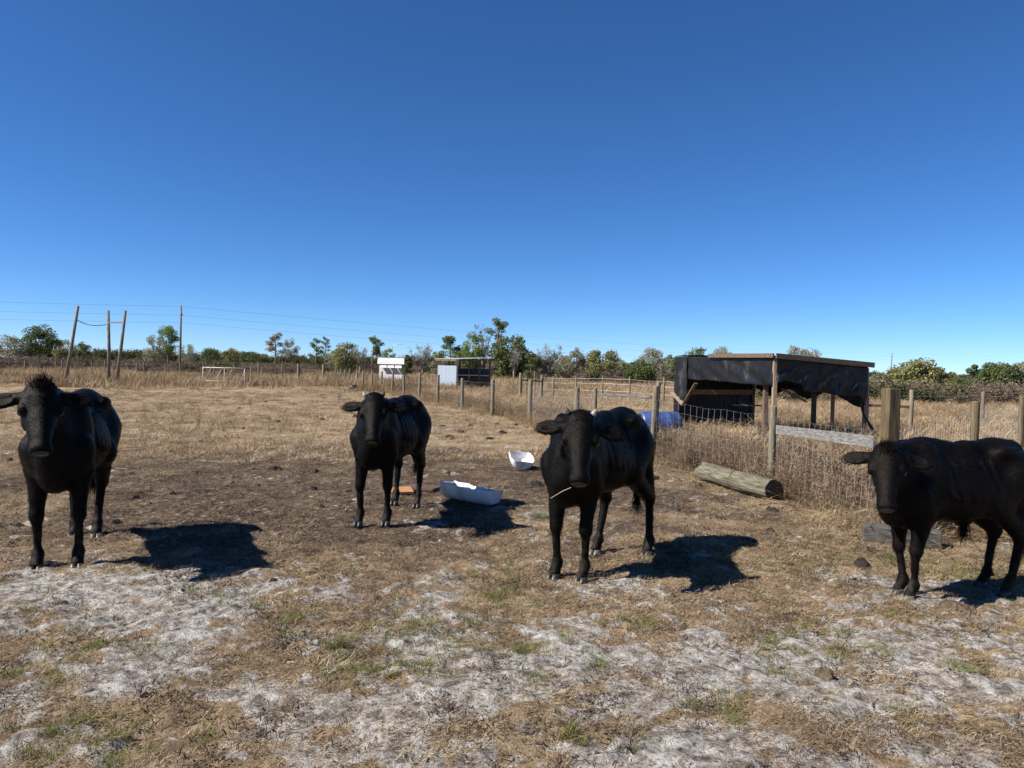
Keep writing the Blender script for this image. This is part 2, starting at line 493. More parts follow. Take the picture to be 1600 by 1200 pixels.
def build_ground():
    xs = axis_coords(-5.2, 5.2, 0.026, -2500, 2500, 1.045)
    ys = axis_coords(2.4, 8.2, 0.022, -300, 4000, 1.03)
    X, Y = np.meshgrid(xs, ys)
    Z = groundz(X, Y)
    v = np.stack([X, Y, Z], -1).reshape(-1, 3)
    nx, ny = len(xs), len(ys)
    i = np.arange((ny - 1) * nx).reshape(ny - 1, nx)[:, :-1].ravel()
    f = np.stack([i, i + 1, i + nx + 1, i + nx], -1)
    me = mesh_np('ground', v, f, smooth=True)
    s, d, g, t = zones(X.ravel(), Y.ravel())
    for nm, a in (('sand', s), ('dirt', d), ('green', g), ('tall', t)):
        at_ = me.attributes.new(nm, 'FLOAT', 'POINT'); at_.data.foreach_set('value', a.astype(np.float32))
    m, nt, p = new_mat('pasture_ground')
    L = nt.links
    tc = N(nt, 'ShaderNodeTexCoord')
    n1 = N(nt, 'ShaderNodeTexNoise', Scale=14.0, Detail=8.0, Roughness=0.72)
    n2 = N(nt, 'ShaderNodeTexNoise', Scale=55.0, Detail=5.0, Roughness=0.7)
    n3 = N(nt, 'ShaderNodeTexNoise', Scale=1.3, Detail=5.0, Roughness=0.6)
    n4 = N(nt, 'ShaderNodeTexNoise', Scale=0.09, Detail=5.0, Roughness=0.6)
    for n in (n1, n2, n3, n4): L.new(tc.outputs['Object'], n.inputs['Vector'])

    def attr(nm):
        a = N(nt, 'ShaderNodeAttribute'); a.attribute_name = nm; return a.outputs['Fac']

    def mask(nm, k, lo, hi):
        a = N(nt, 'ShaderNodeMath', operation='MULTIPLY_ADD')
        L.new(n1.outputs['Fac'], a.inputs[0]); a.inputs[1].default_value = k; L.new(attr(nm), a.inputs[2])
        mr = N(nt, 'ShaderNodeMapRange'); mr.interpolation_type = 'SMOOTHSTEP'
        mr.inputs['From Min'].default_value = lo + k * 0.5; mr.inputs['From Max'].default_value = hi + k * 0.5
        L.new(a.outputs[0], mr.inputs['Value']); return mr.outputs[0]

    def mix(f, a, b, mode='MIX'):
        x = N(nt, 'ShaderNodeMix', data_type='RGBA', blend_type=mode)
        if isinstance(f, float): x.inputs[0].default_value = f
        else: L.new(f, x.inputs[0])
        L.new(a, x.inputs[6]); L.new(b, x.inputs[7]); return x.outputs[2]
    thatch = ramp(nt, [(0.32, (.04, .028, .02)), (0.43, (.15, .106, .070)), (0.54, (.33, .24, .155)), (0.72, (.52, .41, .28))], n1.outputs['Fac'])
    thatch2 = ramp(nt, [(0.35, (.19, .152, .088)), (0.5, (.32, .238, .148)), (0.68, (.42, .32, .205))], n3.outputs['Fac'])
    base = mix(0.5, thatch.outputs[0], thatch2.outputs[0])
    far = ramp(nt, [(0.35, (.21, .16, .095)), (0.5, (.34, .255, .155)), (0.65, (.41, .31, .19))], n4.outputs['Fac'])
    n5 = N(nt, 'ShaderNodeTexNoise', Scale=3.4, Detail=8.0, Roughness=0.7)
    L.new(tc.outputs['Object'], n5.inputs['Vector'])
    mot = ramp(nt, [(0.34, (.42, .38, .34)), (0.47, (.95, .93, .9)), (0.66, (1.18, 1.16, 1.12))], n5.outputs['Fac'])
    base = mix(attr('tall'), base, far.outputs[0])
    base = mix(0.85, base, mot.outputs[0], 'MULTIPLY')
    dirtc = ramp(nt, [(0.32, (.020, .014, .011)), (0.46, (.085, .061, .047)), (0.57, (.165, .122, .092)), (0.72, (.34, .26, .185))], n1.outputs['Fac'])
    c = mix(mask('dirt', 0.8, 0.25, 0.75), base, dirtc.outputs[0])
    sandc = ramp(nt, [(0.33, (.06, .048, .038)), (0.42, (.19, .163, .140)), (0.50, (.35, .322, .292)), (0.60, (.52, .49, .455)), (0.78, (.60, .57, .535))], n1.outputs['Fac'])
    c = mix(mask('sand', 2.5, 0.16, 0.70), c, sandc.outputs[0])
    sp = ramp(nt, [(0.32, (.30, .28, .26)), (0.47, (1, 1, 1)), (0.75, (1.22, 1.18, 1.1))], n2.outputs['Fac'])
    c = mix(0.9, c, sp.outputs[0], 'MULTIPLY')
    L.new(c, p.inputs['Base Color'])
    p.inputs['Roughness'].default_value = 0.95
    p.inputs['Specular IOR Level'].default_value = 0.1
    ma = N(nt, 'ShaderNodeMath', operation='MULTIPLY_ADD'); ma.inputs[1].default_value = 0.35
    L.new(n2.outputs['Fac'], ma.inputs[0]); L.new(n1.outputs['Fac'], ma.inputs[2])
    b = N(nt, 'ShaderNodeBump', Strength=1.0, Distance=0.06)
    L.new(ma.outputs[0], b.inputs['Height']); L.new(b.outputs[0], p.inputs['Normal'])
    return tag(link('ground', me, m), 'trampled pasture of grey sand, dark dirt and dry grass', 'ground', kind='structure')


build_ground()


# ------------------------------------------------------------------ scattering of grass (nobody could count it)
def blades(n, spread, hmin, hmax, width, lean, seg=2, flat=False, rng=RNG, heads=0.0):
    V = []; Fq = []
    for i in range(n):
        a = rng.uniform(0, 2 * math.pi); r = spread * math.sqrt(rng.uniform(0, 1))
        b = Vector((r * math.cos(a), r * math.sin(a), -0.01))
        d = rng.uniform(0, 2 * math.pi)
        h = rng.uniform(hmin, hmax)
        ln = rng.uniform(0.2, 1.0) * lean
        dirv = Vector((math.cos(d), math.sin(d), 0)); side = Vector((-math.sin(d + 0.7), math.cos(d + 0.7), 0))
        base = len(V)
        w = width * rng.uniform(0.6, 1.3)
        for s in range(seg + 1):
            t = s / seg
            if flat:
                p = b + dirv * (h * (t - .5)) + Vector((0, 0, 0.013 + 0.012 * math.sin(t * 3 + i) * rng.uniform(0, 1)))
                ww = w * (1 - 0.4 * abs(t - .5))
            else:
                p = b + dirv * (h * ln * t ** 1.8) + Vector((0, 0, h * t * (1 - 0.35 * ln * t)))
                ww = w * (1 - 0.8 * t)
                if heads and t == 1.0 and i < n * heads: ww = w * 1.6
            V.append(p - side * ww / 2); V.append(p + side * ww / 2)
        for s in range(seg):
            k = base + 2 * s
            Fq.append((k, k + 1, k + 3, k + 2))
    return np.array([tuple(v) for v in V]), np.array(Fq)


def twigs(n, height, spread, r0, rng=RNG, leafn=0, leaf=0.05):
    """brushy clump of thin forking stems made of narrow blades"""
    V = []; Fq = []

    def strip(a, b, w0, w1):
        d = (b - a); s = d.cross(Vector((rng.normal(), rng.normal(), rng.normal())))
        if s.length < 1e-6: return
        s.normalize(); k = len(V)
        V.extend([a - s * w0, a + s * w0, b + s * w1, b - s * w1]); Fq.append((k, k + 1, k + 2, k + 3))
    for i in range(n):
        a = rng.uniform(0, 6.283); r = spread * 0.35 * math.sqrt(rng.uniform())
        p = Vector((r * math.cos(a), r * math.sin(a), 0))
        q = Vector((math.cos(a) * spread * rng.uniform(.2, 1), math.sin(a) * spread * rng.uniform(.2, 1), height * rng.uniform(.55, 1)))
        mid = p.lerp(q, 0.5) + Vector((rng.normal(), rng.normal(), 0)) * height * 0.06
        strip(p, mid, r0, r0 * .8); strip(mid, q, r0 * .8, r0 * .4)
        for j in range(6):
            t = rng.uniform(.3, 1); s = (p.lerp(mid, t * 2) if t < .5 else mid.lerp(q, t * 2 - 1))
            e = s + Vector((rng.normal() * .5, rng.normal() * .5, abs(rng.normal()) * .7 + .15)) * height * 0.16
            strip(s, e, r0 * .5, r0 * .25)
            for l in range(leafn):
                c = s.lerp(e, rng.uniform(.2, 1.1)) + Vector(rng.normal(size=3)) * leaf
                d = Vector(rng.normal(size=3)).normalized() * leaf
                strip(c - d * .5, c + d * .5, leaf * .35, leaf * .2)
    return np.array([tuple(v) for v in V]), np.array(Fq)


def proto_coll(name, items):
    c = bpy.data.collections.new(name)
    for i, (vf, mat) in enumerate(items):
        me = mesh_np(f'{name}_{i}', vf[0], vf[1]); me.materials.append(mat)
        o = bpy.data.objects.new(f'{name}_{i:02d}', me)
        c.objects.link(o)
    return c, len(items)


def scatter(name, x, y, protos, smin, smax, label, cat, tint=0.0, tilt=0.15, z=None, hscale=None):
    n = len(x)
    if z is None: z = groundz(x, y)
    me = bpy.data.meshes.new(name)
    me.vertices.add(n); me.vertices.foreach_set('co', np.stack([x, y, z], -1).astype(np.float32).ravel())
    rot = np.stack([RNG.normal(0, tilt, n), RNG.normal(0, tilt, n), RNG.uniform(0, 6.283, n)], -1)
    s = RNG.uniform(smin, smax, n)
    sc = np.stack([s, s, s * (hscale if hscale is not None else 1.0)], -1)
    for nm, ty, a, key in (('rot', 'FLOAT_VECTOR', rot, 'vector'), ('scl', 'FLOAT_VECTOR', sc, 'vector'), ('tint', 'FLOAT', np.zeros(n) + tint, 'value')):
        at_ = me.attributes.new(nm, ty, 'POINT'); at_.data.foreach_set(key, a.astype(np.float32).ravel())
    at_ = me.attributes.new('pick', 'INT', 'POINT'); at_.data.foreach_set('value', RNG.integers(0, protos[1], n).astype(np.int32))
    o = link(name, me)
    ng = bpy.data.node_groups.new(name, 'GeometryNodeTree')
    ng.interface.new_socket('Geometry', in_out='INPUT', socket_type='NodeSocketGeometry')
    ng.interface.new_socket('Geometry', in_out='OUTPUT', socket_type='NodeSocketGeometry')
    gi = ng.nodes.new('NodeGroupInput'); go = ng.nodes.new('NodeGroupOutput')
    ci = ng.nodes.new('GeometryNodeCollectionInfo'); ci.inputs['Collection'].default_value = protos[0]
    ci.inputs['Separate Children'].default_value = True; ci.inputs['Reset Children'].default_value = True
    ip = ng.nodes.new('GeometryNodeInstanceOnPoints'); ip.inputs['Pick Instance'].default_value = True

    def na(nm, ty):
        a = ng.nodes.new('GeometryNodeInputNamedAttribute'); a.data_type = ty; a.inputs['Name'].default_value = nm
        return a.outputs['Attribute']
    ng.links.new(gi.outputs[0], ip.inputs['Points']); ng.links.new(ci.outputs[0], ip.inputs['Instance'])
    ng.links.new(na('pick', 'INT'), ip.inputs['Instance Index'])
    e2r = ng.nodes.new('FunctionNodeEulerToRotation')
    ng.links.new(na('rot', 'FLOAT_VECTOR'), e2r.inputs[0]); ng.links.new(e2r.outputs[0], ip.inputs['Rotation'])
    ng.links.new(na('scl', 'FLOAT_VECTOR'), ip.inputs['Scale'])
    ng.links.new(ip.outputs[0], go.inputs[0])
    md = o.modifiers.new('scatter', 'NODES'); md.node_group = ng
    return tag(o, label, cat, kind='stuff')


def field_points(n, d0, d1, wide=0.78, pw=1.0):
    """random points on the ground between two distances, spread a little wider than the view"""
    u = RNG.uniform(0, 1, n)
    y = (d0 ** (2 * pw) + u * (d1 ** (2 * pw) - d0 ** (2 * pw))) ** (1 / (2 * pw))
    x = RNG.uniform(-wide, wide, n) * y + RNG.uniform(-.6, .6, n)
    return x, y


M['straw'] = mat_blades('dry_straw', (.17, .118, .068), (.45, .33, .195), (.75, .62, .43))
M['thatch'] = mat_blades('brown_thatch', (.075, .052, .035), (.225, .156, .10), (.47, .355, .235))
M['greengrass'] = mat_blades('green_grass', (.085, .10, .022), (.14, .16, .038), (.30, .25, .09), transl=0.3)
M['tallgrass'] = mat_blades('tall_dry_grass', (.13, .088, .052), (.32, .228, .132), (.56, .43, .275))
M['weed'] = mat_blades('brown_weed', (.10, .065, .042), (.20, .14, .092), (.36, .27, .175))
M['scrubtwig'] = mat_blades('grey_brown_scrub', (.06, .042, .03), (.13, .095, .068), (.22, .175, .125), transl=0.05)
M['scrubgreen'] = mat_blades('olive_scrub', (.035, .042, .016), (.075, .08, .032), (.14, .13, .06), transl=0.1)

M['crumb'] = mat_blades('dark_crumbs', (.018, .013, .010), (.05, .036, .026), (.12, .085, .058), transl=0)
P_litter = proto_coll('litter', [(blades(110, .17, .012, .05, .0027, 0, 1, True), M['straw']) for _ in range(3)] + [(blades(110, .17, .012, .045, .0032, 0, 1, True), M['thatch']) for _ in range(5)] + [(blades(80, .16, .010, .03, .007, 0, 1, True), M['crumb']) for _ in range(3)])
P_short = proto_coll('short_tuft', [(blades(80, .085, .014, .048, .0027, 1.5), M['straw']) for _ in range(3)] + [(blades(80, .085, .012, .042, .0028, 1.6), M['thatch']) for _ in range(5)])
P_green = proto_coll('green_tuft', [(blades(46, .055, .025, .065, .0040, 1.2), M['greengrass']) for _ in range(4)])
P_mid = proto_coll('mid_tuft', [(blades(70, .22, .03, .11, .008, 1.3), M['straw']) for _ in range(3)] + [(blades(70, .22, .03, .10, .008, 1.4), M['thatch']) for _ in range(3)])
P_tall = proto_coll('tall_tuft', [(blades(70, .24, .16, .64, .0062, lean_, 3, heads=.4), M['tallgrass']) for lean_ in (.6, .8, 1.0, 1.2, 1.5, 1.8)])
P_far = proto_coll('far_tuft', [(blades(60, .7, .25, .62, .03, .6, 2), M['tallgrass']) for _ in range(5)])
P_weed = proto_coll('weed_clump', [(twigs(12, .62, .26, .0035, leafn=1, leaf=.022), M['weed']) for _ in range(5)])
P_scrub = proto_coll('scrub_bush', [(twigs(46, 1.25, .8, .012, leafn=2, leaf=.07), M['scrubtwig']) for _ in range(4)] + [(twigs(34, 1.2, .8, .011, leafn=5, leaf=.09), M['scrubgreen']) for _ in range(1)])
P_scrubg = proto_coll('green_scrub_bush', [(twigs(34, 1.2, .8, .011, leafn=7, leaf=.10), M['scrubgreen']) for _ in range(3)])


def grass():
    # straw litter and trodden thatch underfoot
    x, y = field_points(19000, 2.4, 13, .80, 0.8)
    s, d, g, t = zones(x, y)
    clump = fbm(x * 3, y * 3, 90, 3)
    p = (1 - s) * (0.9 - 0.3 * d) * (0.35 + 1.3 * sstep(.35, .65, clump)) + 0.13
    k = RNG.uniform(0, 1, len(x)) < p * (1 - t * .6)
    scatter('straw_litter', x[k], y[k], P_litter, .6, 1.25, 'dry straw litter strewn over the trodden ground', 'straw', tint=-0.1 * d[k] + RNG.normal(0, .1, k.sum()), tilt=.08)
    # short dry tufts
    x, y = field_points(24000, 2.4, 14, .80, 0.8)
    s, d, g, t = zones(x, y)
    clump = fbm(x * 2.4, y * 2.4, 95, 3)
    p = (1 - s) * (1 - .85 * d) * (0.15 + 1.5 * sstep(.42, .66, clump)) * .8 + .012
    k = RNG.uniform(0, 1, len(x)) < p * (1 - t)
    scatter('short_dry_grass', x[k], y[k], P_short, .5, 1.15, 'short dry tan grass tufts across the near pasture', 'grass', tint=RNG.normal(0, .08, k.sum()) - .15 * d[k])
    # green tufts
    x, y = field_points(13000, 2.4, 8, .80, 0.8)
    s, d, g, t = zones(x, y)
    k = RNG.uniform(0, 1, len(x)) < g * .8 * (1 - .2 * s)
    scatter('green_grass', x[k], y[k], P_green, .5, 1.1, 'small green grass patches in the sandy foreground', 'grass', tint=RNG.normal(.05, .12, k.sum()))
    # grazed field farther off
    x, y = field_points(34000, 11, 62, .78, 0.75)
    s, d, g, t = zones(x, y)
    clump = fbm(x * .7, y * .7, 99, 4)
    p = (1 - t) * (1 - .9 * d) * (.12 + 1.5 * sstep(.42, .62, clump))
    k = RNG.uniform(0, 1, len(x)) < p
    scatter('grazed_grass', x[k], y[k], P_mid, .6, 1.3, 'grazed tan grass covering the open pasture', 'grass', tint=RNG.normal(0, .08, k.sum()) + (clump[k] - .5) * .5)
    # tall grass beyond the fence
    x, y = field_points(46000, 5.5, 42, .80, 0.75)
    s, d, g, t = zones(x, y)
    out = beyond_fence(x, y)
    clump = fbm(x * .8, y * .8, 105, 3)
    k = (RNG.uniform(0, 1, len(x)) < t * (.12 + 1.25 * sstep(.36, .62, clump)) * (1 - .75 * np.exp(-(((x - 3.0) / 1.0) ** 2 + ((y - 15.0) / 1.7) ** 2)))) & (out > -.25) & ~((y < 6.2))
    hs = (.30 + .75 * fbm(x * .5, y * .5, 111, 3)) * (0.45 + .55 * sstep(-.2, .8, out)) * (0.75 + .25 * sstep(10, 18, y))
    # open strip in front of the tarp shelter and the drum
    scatter('tall_dry_grass', x[k], y[k], P_tall, .75, 1.3, 'tall golden dry grass beyond the wire fence', 'grass', tint=(clump[k] - .5) * .7 + .03, hscale=hs[k])
    # far rough grass
    x, y = field_points(22000, 38, 150, .80, 0.6)
    s, d, g, t = zones(x, y)
    clump = fbm(x * .12, y * .12, 115, 4)
    k = RNG.uniform(0, 1, len(x)) < t * (.10 + 1.3 * sstep(.38, .62, fbm(x * .3, y * .3, 116, 4)))
    scatter('far_rough_grass', x[k], y[k], P_far, .7, 1.4, 'rough golden grass in the far field', 'grass', tint=(clump[k] - .5) * .9, hscale=(.25 + 1.2 * fbm(x * .35, y * .35, 118, 4))[k])
    # brown weeds along the fence
    xs, ys = [], []
    segs = [((3.5, 7.0), (3.38, 9.6), 120), ((3.38, 9.6), (2.33, 12.3), 330), ((2.33, 12.3), (1.24, 14.2), 60), ((1.24, 14.2), (.5, 20), 70), ((.5, 20), (-6, 38), 260), ((3.5, 6.9), (7.2, 10.9), 90)]
    for a, b, n in segs:
        tt = RNG.uniform(0, 1, n)
        n = int(n * .38); tt = tt[:n]
        xs.append(a[0] + (b[0] - a[0]) * tt + RNG.normal(.35, .3, n)); ys.append(a[1] + (b[1] - a[1]) * tt + RNG.normal(.15, .35, n))
    for cx, cy, sx, sy, n in ((3.3, 11.3, .55, .8, 150), (5.5, 11.5, 1.2, 2, 160), (6.5, 15.5, .9, 1.2, 150), (4.4, 13, .8, .8, 90), (3.1, 9.2, .25, .3, 26), (3.9, 8.2, .5, .8, 90), (-.5, 24, 2, 2, 120)):
        n = int(n * .5); xs.append(RNG.normal(cx, sx, n)); ys.append(RNG.normal(cy, sy, n))
    x = np.concatenate(xs); y = np.concatenate(ys)
    k = beyond_fence(x, y) > -.3
    x, y = x[k], y[k]
    scatter('dry_weeds', x, y, P_weed, .45, 1.0, 'brown dead weeds standing along the fence', 'weeds', tint=RNG.normal(.05, .12, len(x)))
    # small weeds dotted over the grazed field
    x, y = field_points(900, 13, 60, .7, .8)
    s, d, g, t = zones(x, y)
    k = (t < .3) & (x < 0) & (fbm(x * .3, y * .3, 130, 2) > .5)
    scatter('pasture_weeds', x[k], y[k], P_weed, .35, .7, 'scattered low brown weed clumps in the left pasture', 'weeds', tint=.12)
    # scrub belts
    xs, ys = [], []
    x, y = field_points(2600, 75, 170, .85, .7); k = (x < -.12 * y) & (fbm(x * .06, y * .06, 140, 3) > .40); xs.append(x[k]); ys.append(y[k])
    x, y = field_points(1700, 68, 120, .85, .7); k = (x > -.2 * y) & (x < .36 * y) & (fbm(x * .08, y * .08, 145, 3) > .42); xs.append(x[k]); ys.append(y[k])
    x, y = field_points(2400, 32, 75, .85, .8); k = (x > .30 * y) & (y > 33 + 4 * fbm(x * .3, y * .3, 7, 2)); xs.append(x[k]); ys.append(y[k])
    x = np.concatenate(xs); y = np.concatenate(ys)
    hs = np.where(y < 76, .22 + .8 * fbm(x * .25, y * .25, 150, 3), .55 + .55 * fbm(x * .1, y * .1, 151, 2))
    scatter('brown_scrub', x, y, P_scrub, .8, 1.5, 'grey brown leafless scrub beneath the tree line', 'scrub', tint=RNG.normal(.1, .12, len(x)), hscale=hs)
    x, y = field_points(1500, 190, 420, .85, .7)
    scatter('far_woods', x, y, P_scrubg, 2.0, 3.2, 'dark distant woods along the horizon', 'woods', tint=RNG.normal(.05, .12, len(x)), hscale=np.where(x > .3 * y, .55, 1.0))


grass()


# ------------------------------------------------------------------ trees
LEAF = {
    'oak': mat_leaf('oak_leaf', (0.03, 0.04, 0.014), (0.062, 0.078, 0.026), (0.12, 0.135, 0.05)),
    'green': mat_leaf('green_leaf', (0.05, 0.07, 0.018), (0.1, 0.135, 0.034), (0.18, 0.21, 0.065)),
    'olive': mat_leaf('olive_leaf', (0.065, 0.066, 0.024), (0.125, 0.122, 0.045), (0.21, 0.195, 0.085)),
    'grey': mat_leaf('grey_green_leaf', (0.085, 0.085, 0.052), (0.16, 0.158, 0.1), (0.27, 0.255, 0.18)),
    'pine': mat_leaf('pine_needle', (0.04, 0.055, 0.02), (0.08, 0.1, 0.036), (0.14, 0.165, 0.07)),
    'red': mat_leaf('dead_pine_needle', (0.085, 0.06, 0.04), (0.16, 0.115, 0.075), (0.25, 0.19, 0.13)),
    'bare': mat_leaf('bare_twig', (.055, .043, .032), (.105, .086, .066), (.17, .145, .118), 0.0),
}
M['bark'] = mat_noise('grey_bark', [(0.3, (.07, .055, .042)), (0.55, (.16, .135, .105)), (0.8, (.27, .235, .19))], 4, 0.9, 0.4, (3, 3, .8))
M['bark_pale'] = mat_noise('pale_bark', [(0.3, (.11, .097, .08)), (0.7, (.27, .245, .21))], 4, 0.9, 0.4, (3, 3, .8))


def leaf_cloud(centres, radii, per, size, rng, flat=1.0):
    n = len(centres) * per
    c = np.repeat(np.asarray(centres), per, 0); r = np.repeat(np.asarray(radii), per)
    d = rng.normal(size=(n, 3)); d /= np.linalg.norm(d, axis=1)[:, None]
    p = c + d * (r * rng.uniform(.25, 1, n) ** .6)[:, None] * np.array((1, 1, flat))
    u = rng.normal(size=(n, 3)); u /= np.linalg.norm(u, axis=1)[:, None]
    w = np.cross(u, rng.normal(size=(n, 3))); w /= np.linalg.norm(w, axis=1)[:, None]
    s = (size * rng.uniform(.6, 1.3, n))[:, None]
    V = np.stack([p - u * s * .5, p + w * s * .3, p + u * s * .5, p - w * s * .3], 1).reshape(-1, 3)
    return V, np.arange(n * 4).reshape(n, 4)


def tree(name, label, px, top_py, half_px, d, kind, group='trees along the far edge of the pasture', base_py=None, trunk=None):
    rng = np.random.default_rng(int(px * 7 + d))
    b = at(px, 600, d); base = Vector((b.x, d, 0)); base.z = gz(base.x, d) - .05
    H = (at(px, top_py, d).z - base.z) * 1.07
    W = half_px * 1.1 / F_PX * d
    root = tag(empty(name, base), label, 'tree', group)
    mb = MB(); cent = []; rad = []
    lean = Vector((rng.normal() * .04 * H, rng.normal() * .04 * H, 0))
    topp = Vector((0, 0, H * .9)) + lean
    tr = .022 * H + .02
    pts = [Vector((0, 0, 0)), Vector((lean.x * .3, lean.y * .3, H * .35)), topp * .7, topp]
    pale = kind in ('bare', 'grey')
    if kind in ('pine', 'red'):
        mb.tube(pts, [tr, tr * .8, tr * .55, tr * .2], 6)
        nb = 11
        for i in range(nb):
            t = .48 + .5 * i / nb
            p = Vector((0, 0, H * .9 * t)) + lean * t
            a = rng.uniform(0, 6.28); ln = W * rng.uniform(.45, 1.0) * (1.15 - .55 * (t - .48) / .5)
            e = p + Vector((math.cos(a) * ln, math.sin(a) * ln, H * rng.uniform(.02, .10)))
            mb.tube([p, p.lerp(e, .6) + Vector((0, 0, -.02 * H)), e], [tr * .3, tr * .2, tr * .08], 4)
            for q in (e, p.lerp(e, .65)):
                cent.append(tuple(q + Vector((0, 0, .02 * H)))); rad.append(W * rng.uniform(.26, .46))
        cent.append(tuple(topp)); rad.append(W * .38)
        V, Fq = leaf_cloud(cent, rad, 95, max(.13, W * .13), rng, .66)
    elif kind == 'bare':
        mb.tube(pts[:2], [tr * 1.2, tr * .8], 6)
        segs = []
        for i in range(15):
            a = rng.uniform(0, 6.28); p = Vector((0, 0, H * rng.uniform(.1, .45)))
            e = Vector((math.cos(a) * W * rng.uniform(.3, 1), math.sin(a) * W * rng.uniform(.3, 1), H * rng.uniform(.6, 1)))
            m_ = p.lerp(e, .5) + Vector((rng.normal(), rng.normal(), 0)) * W * .12
            mb.tube([p, m_, e], [tr * .45, tr * .25, tr * .06], 4)
            for j in range(9):
                t = rng.uniform(.3, 1.0)
                s0 = p.lerp(m_, t * 2) if t < .5 else m_.lerp(e, t * 2 - 1)
                segs.append((s0, s0 + Vector((rng.normal() * .5, rng.normal() * .5, abs(rng.normal()) * .5 + .1)) * W * .4))
        V = []; Fq = []
        for s0, e0 in segs:
            for j in range(7):
                a0 = s0.lerp(e0, rng.uniform(0, .9)); b0 = a0 + Vector(rng.normal(size=3)) * W * .13 + Vector((0, 0, W * .09))
                sd = (b0 - a0).cross(Vector(rng.normal(size=3))).normalized() * (.010 + .006 * W)
                k = len(V); V += [tuple(a0 - sd), tuple(a0 + sd), tuple(b0 + sd * .4), tuple(b0 - sd * .4)]; Fq.append((k, k + 1, k + 2, k + 3))
        V = np.array(V); Fq = np.array(Fq)
    else:
        bush = trunk is None
        mb.tube(pts[:3], [tr * 1.2, tr, tr * .4], 7)
        n = 42
        for i in range(n):
            u = rng.normal(size=3); u /= np.linalg.norm(u)
            z0 = .50 if bush else .64; zr = .43 if bush else .33
            rr = rng.uniform(.45, 1.0) ** .6
            c = Vector((u[0] * W * .78 * rr, u[1] * W * .78 * rr, H * (z0 + u[2] * zr * rr)))
            c.z = max(c.z, .08 * H)
            cent.append(tuple(c)); rad.append(W * rng.uniform(.20, .38))
            if i < 12:
                p = Vector((0, 0, H * rng.uniform(.15, .5)))
                mb.tube([p, p.lerp(c, .6) + Vector((0, 0, .03 * H)), c], [tr * .4, tr * .25, tr * .08], 4)
        V, Fq = leaf_cloud(cent, rad, 150 if d < 90 else 120, max(.12, W * (.095 if kind != 'grey' else .08)), rng, .85)
    mb.build('trunk', M['bark_pale'] if pale else M['bark'], root, True)
    link('crown', mesh_np('crown', V, Fq), LEAF[kind], root)
    return root


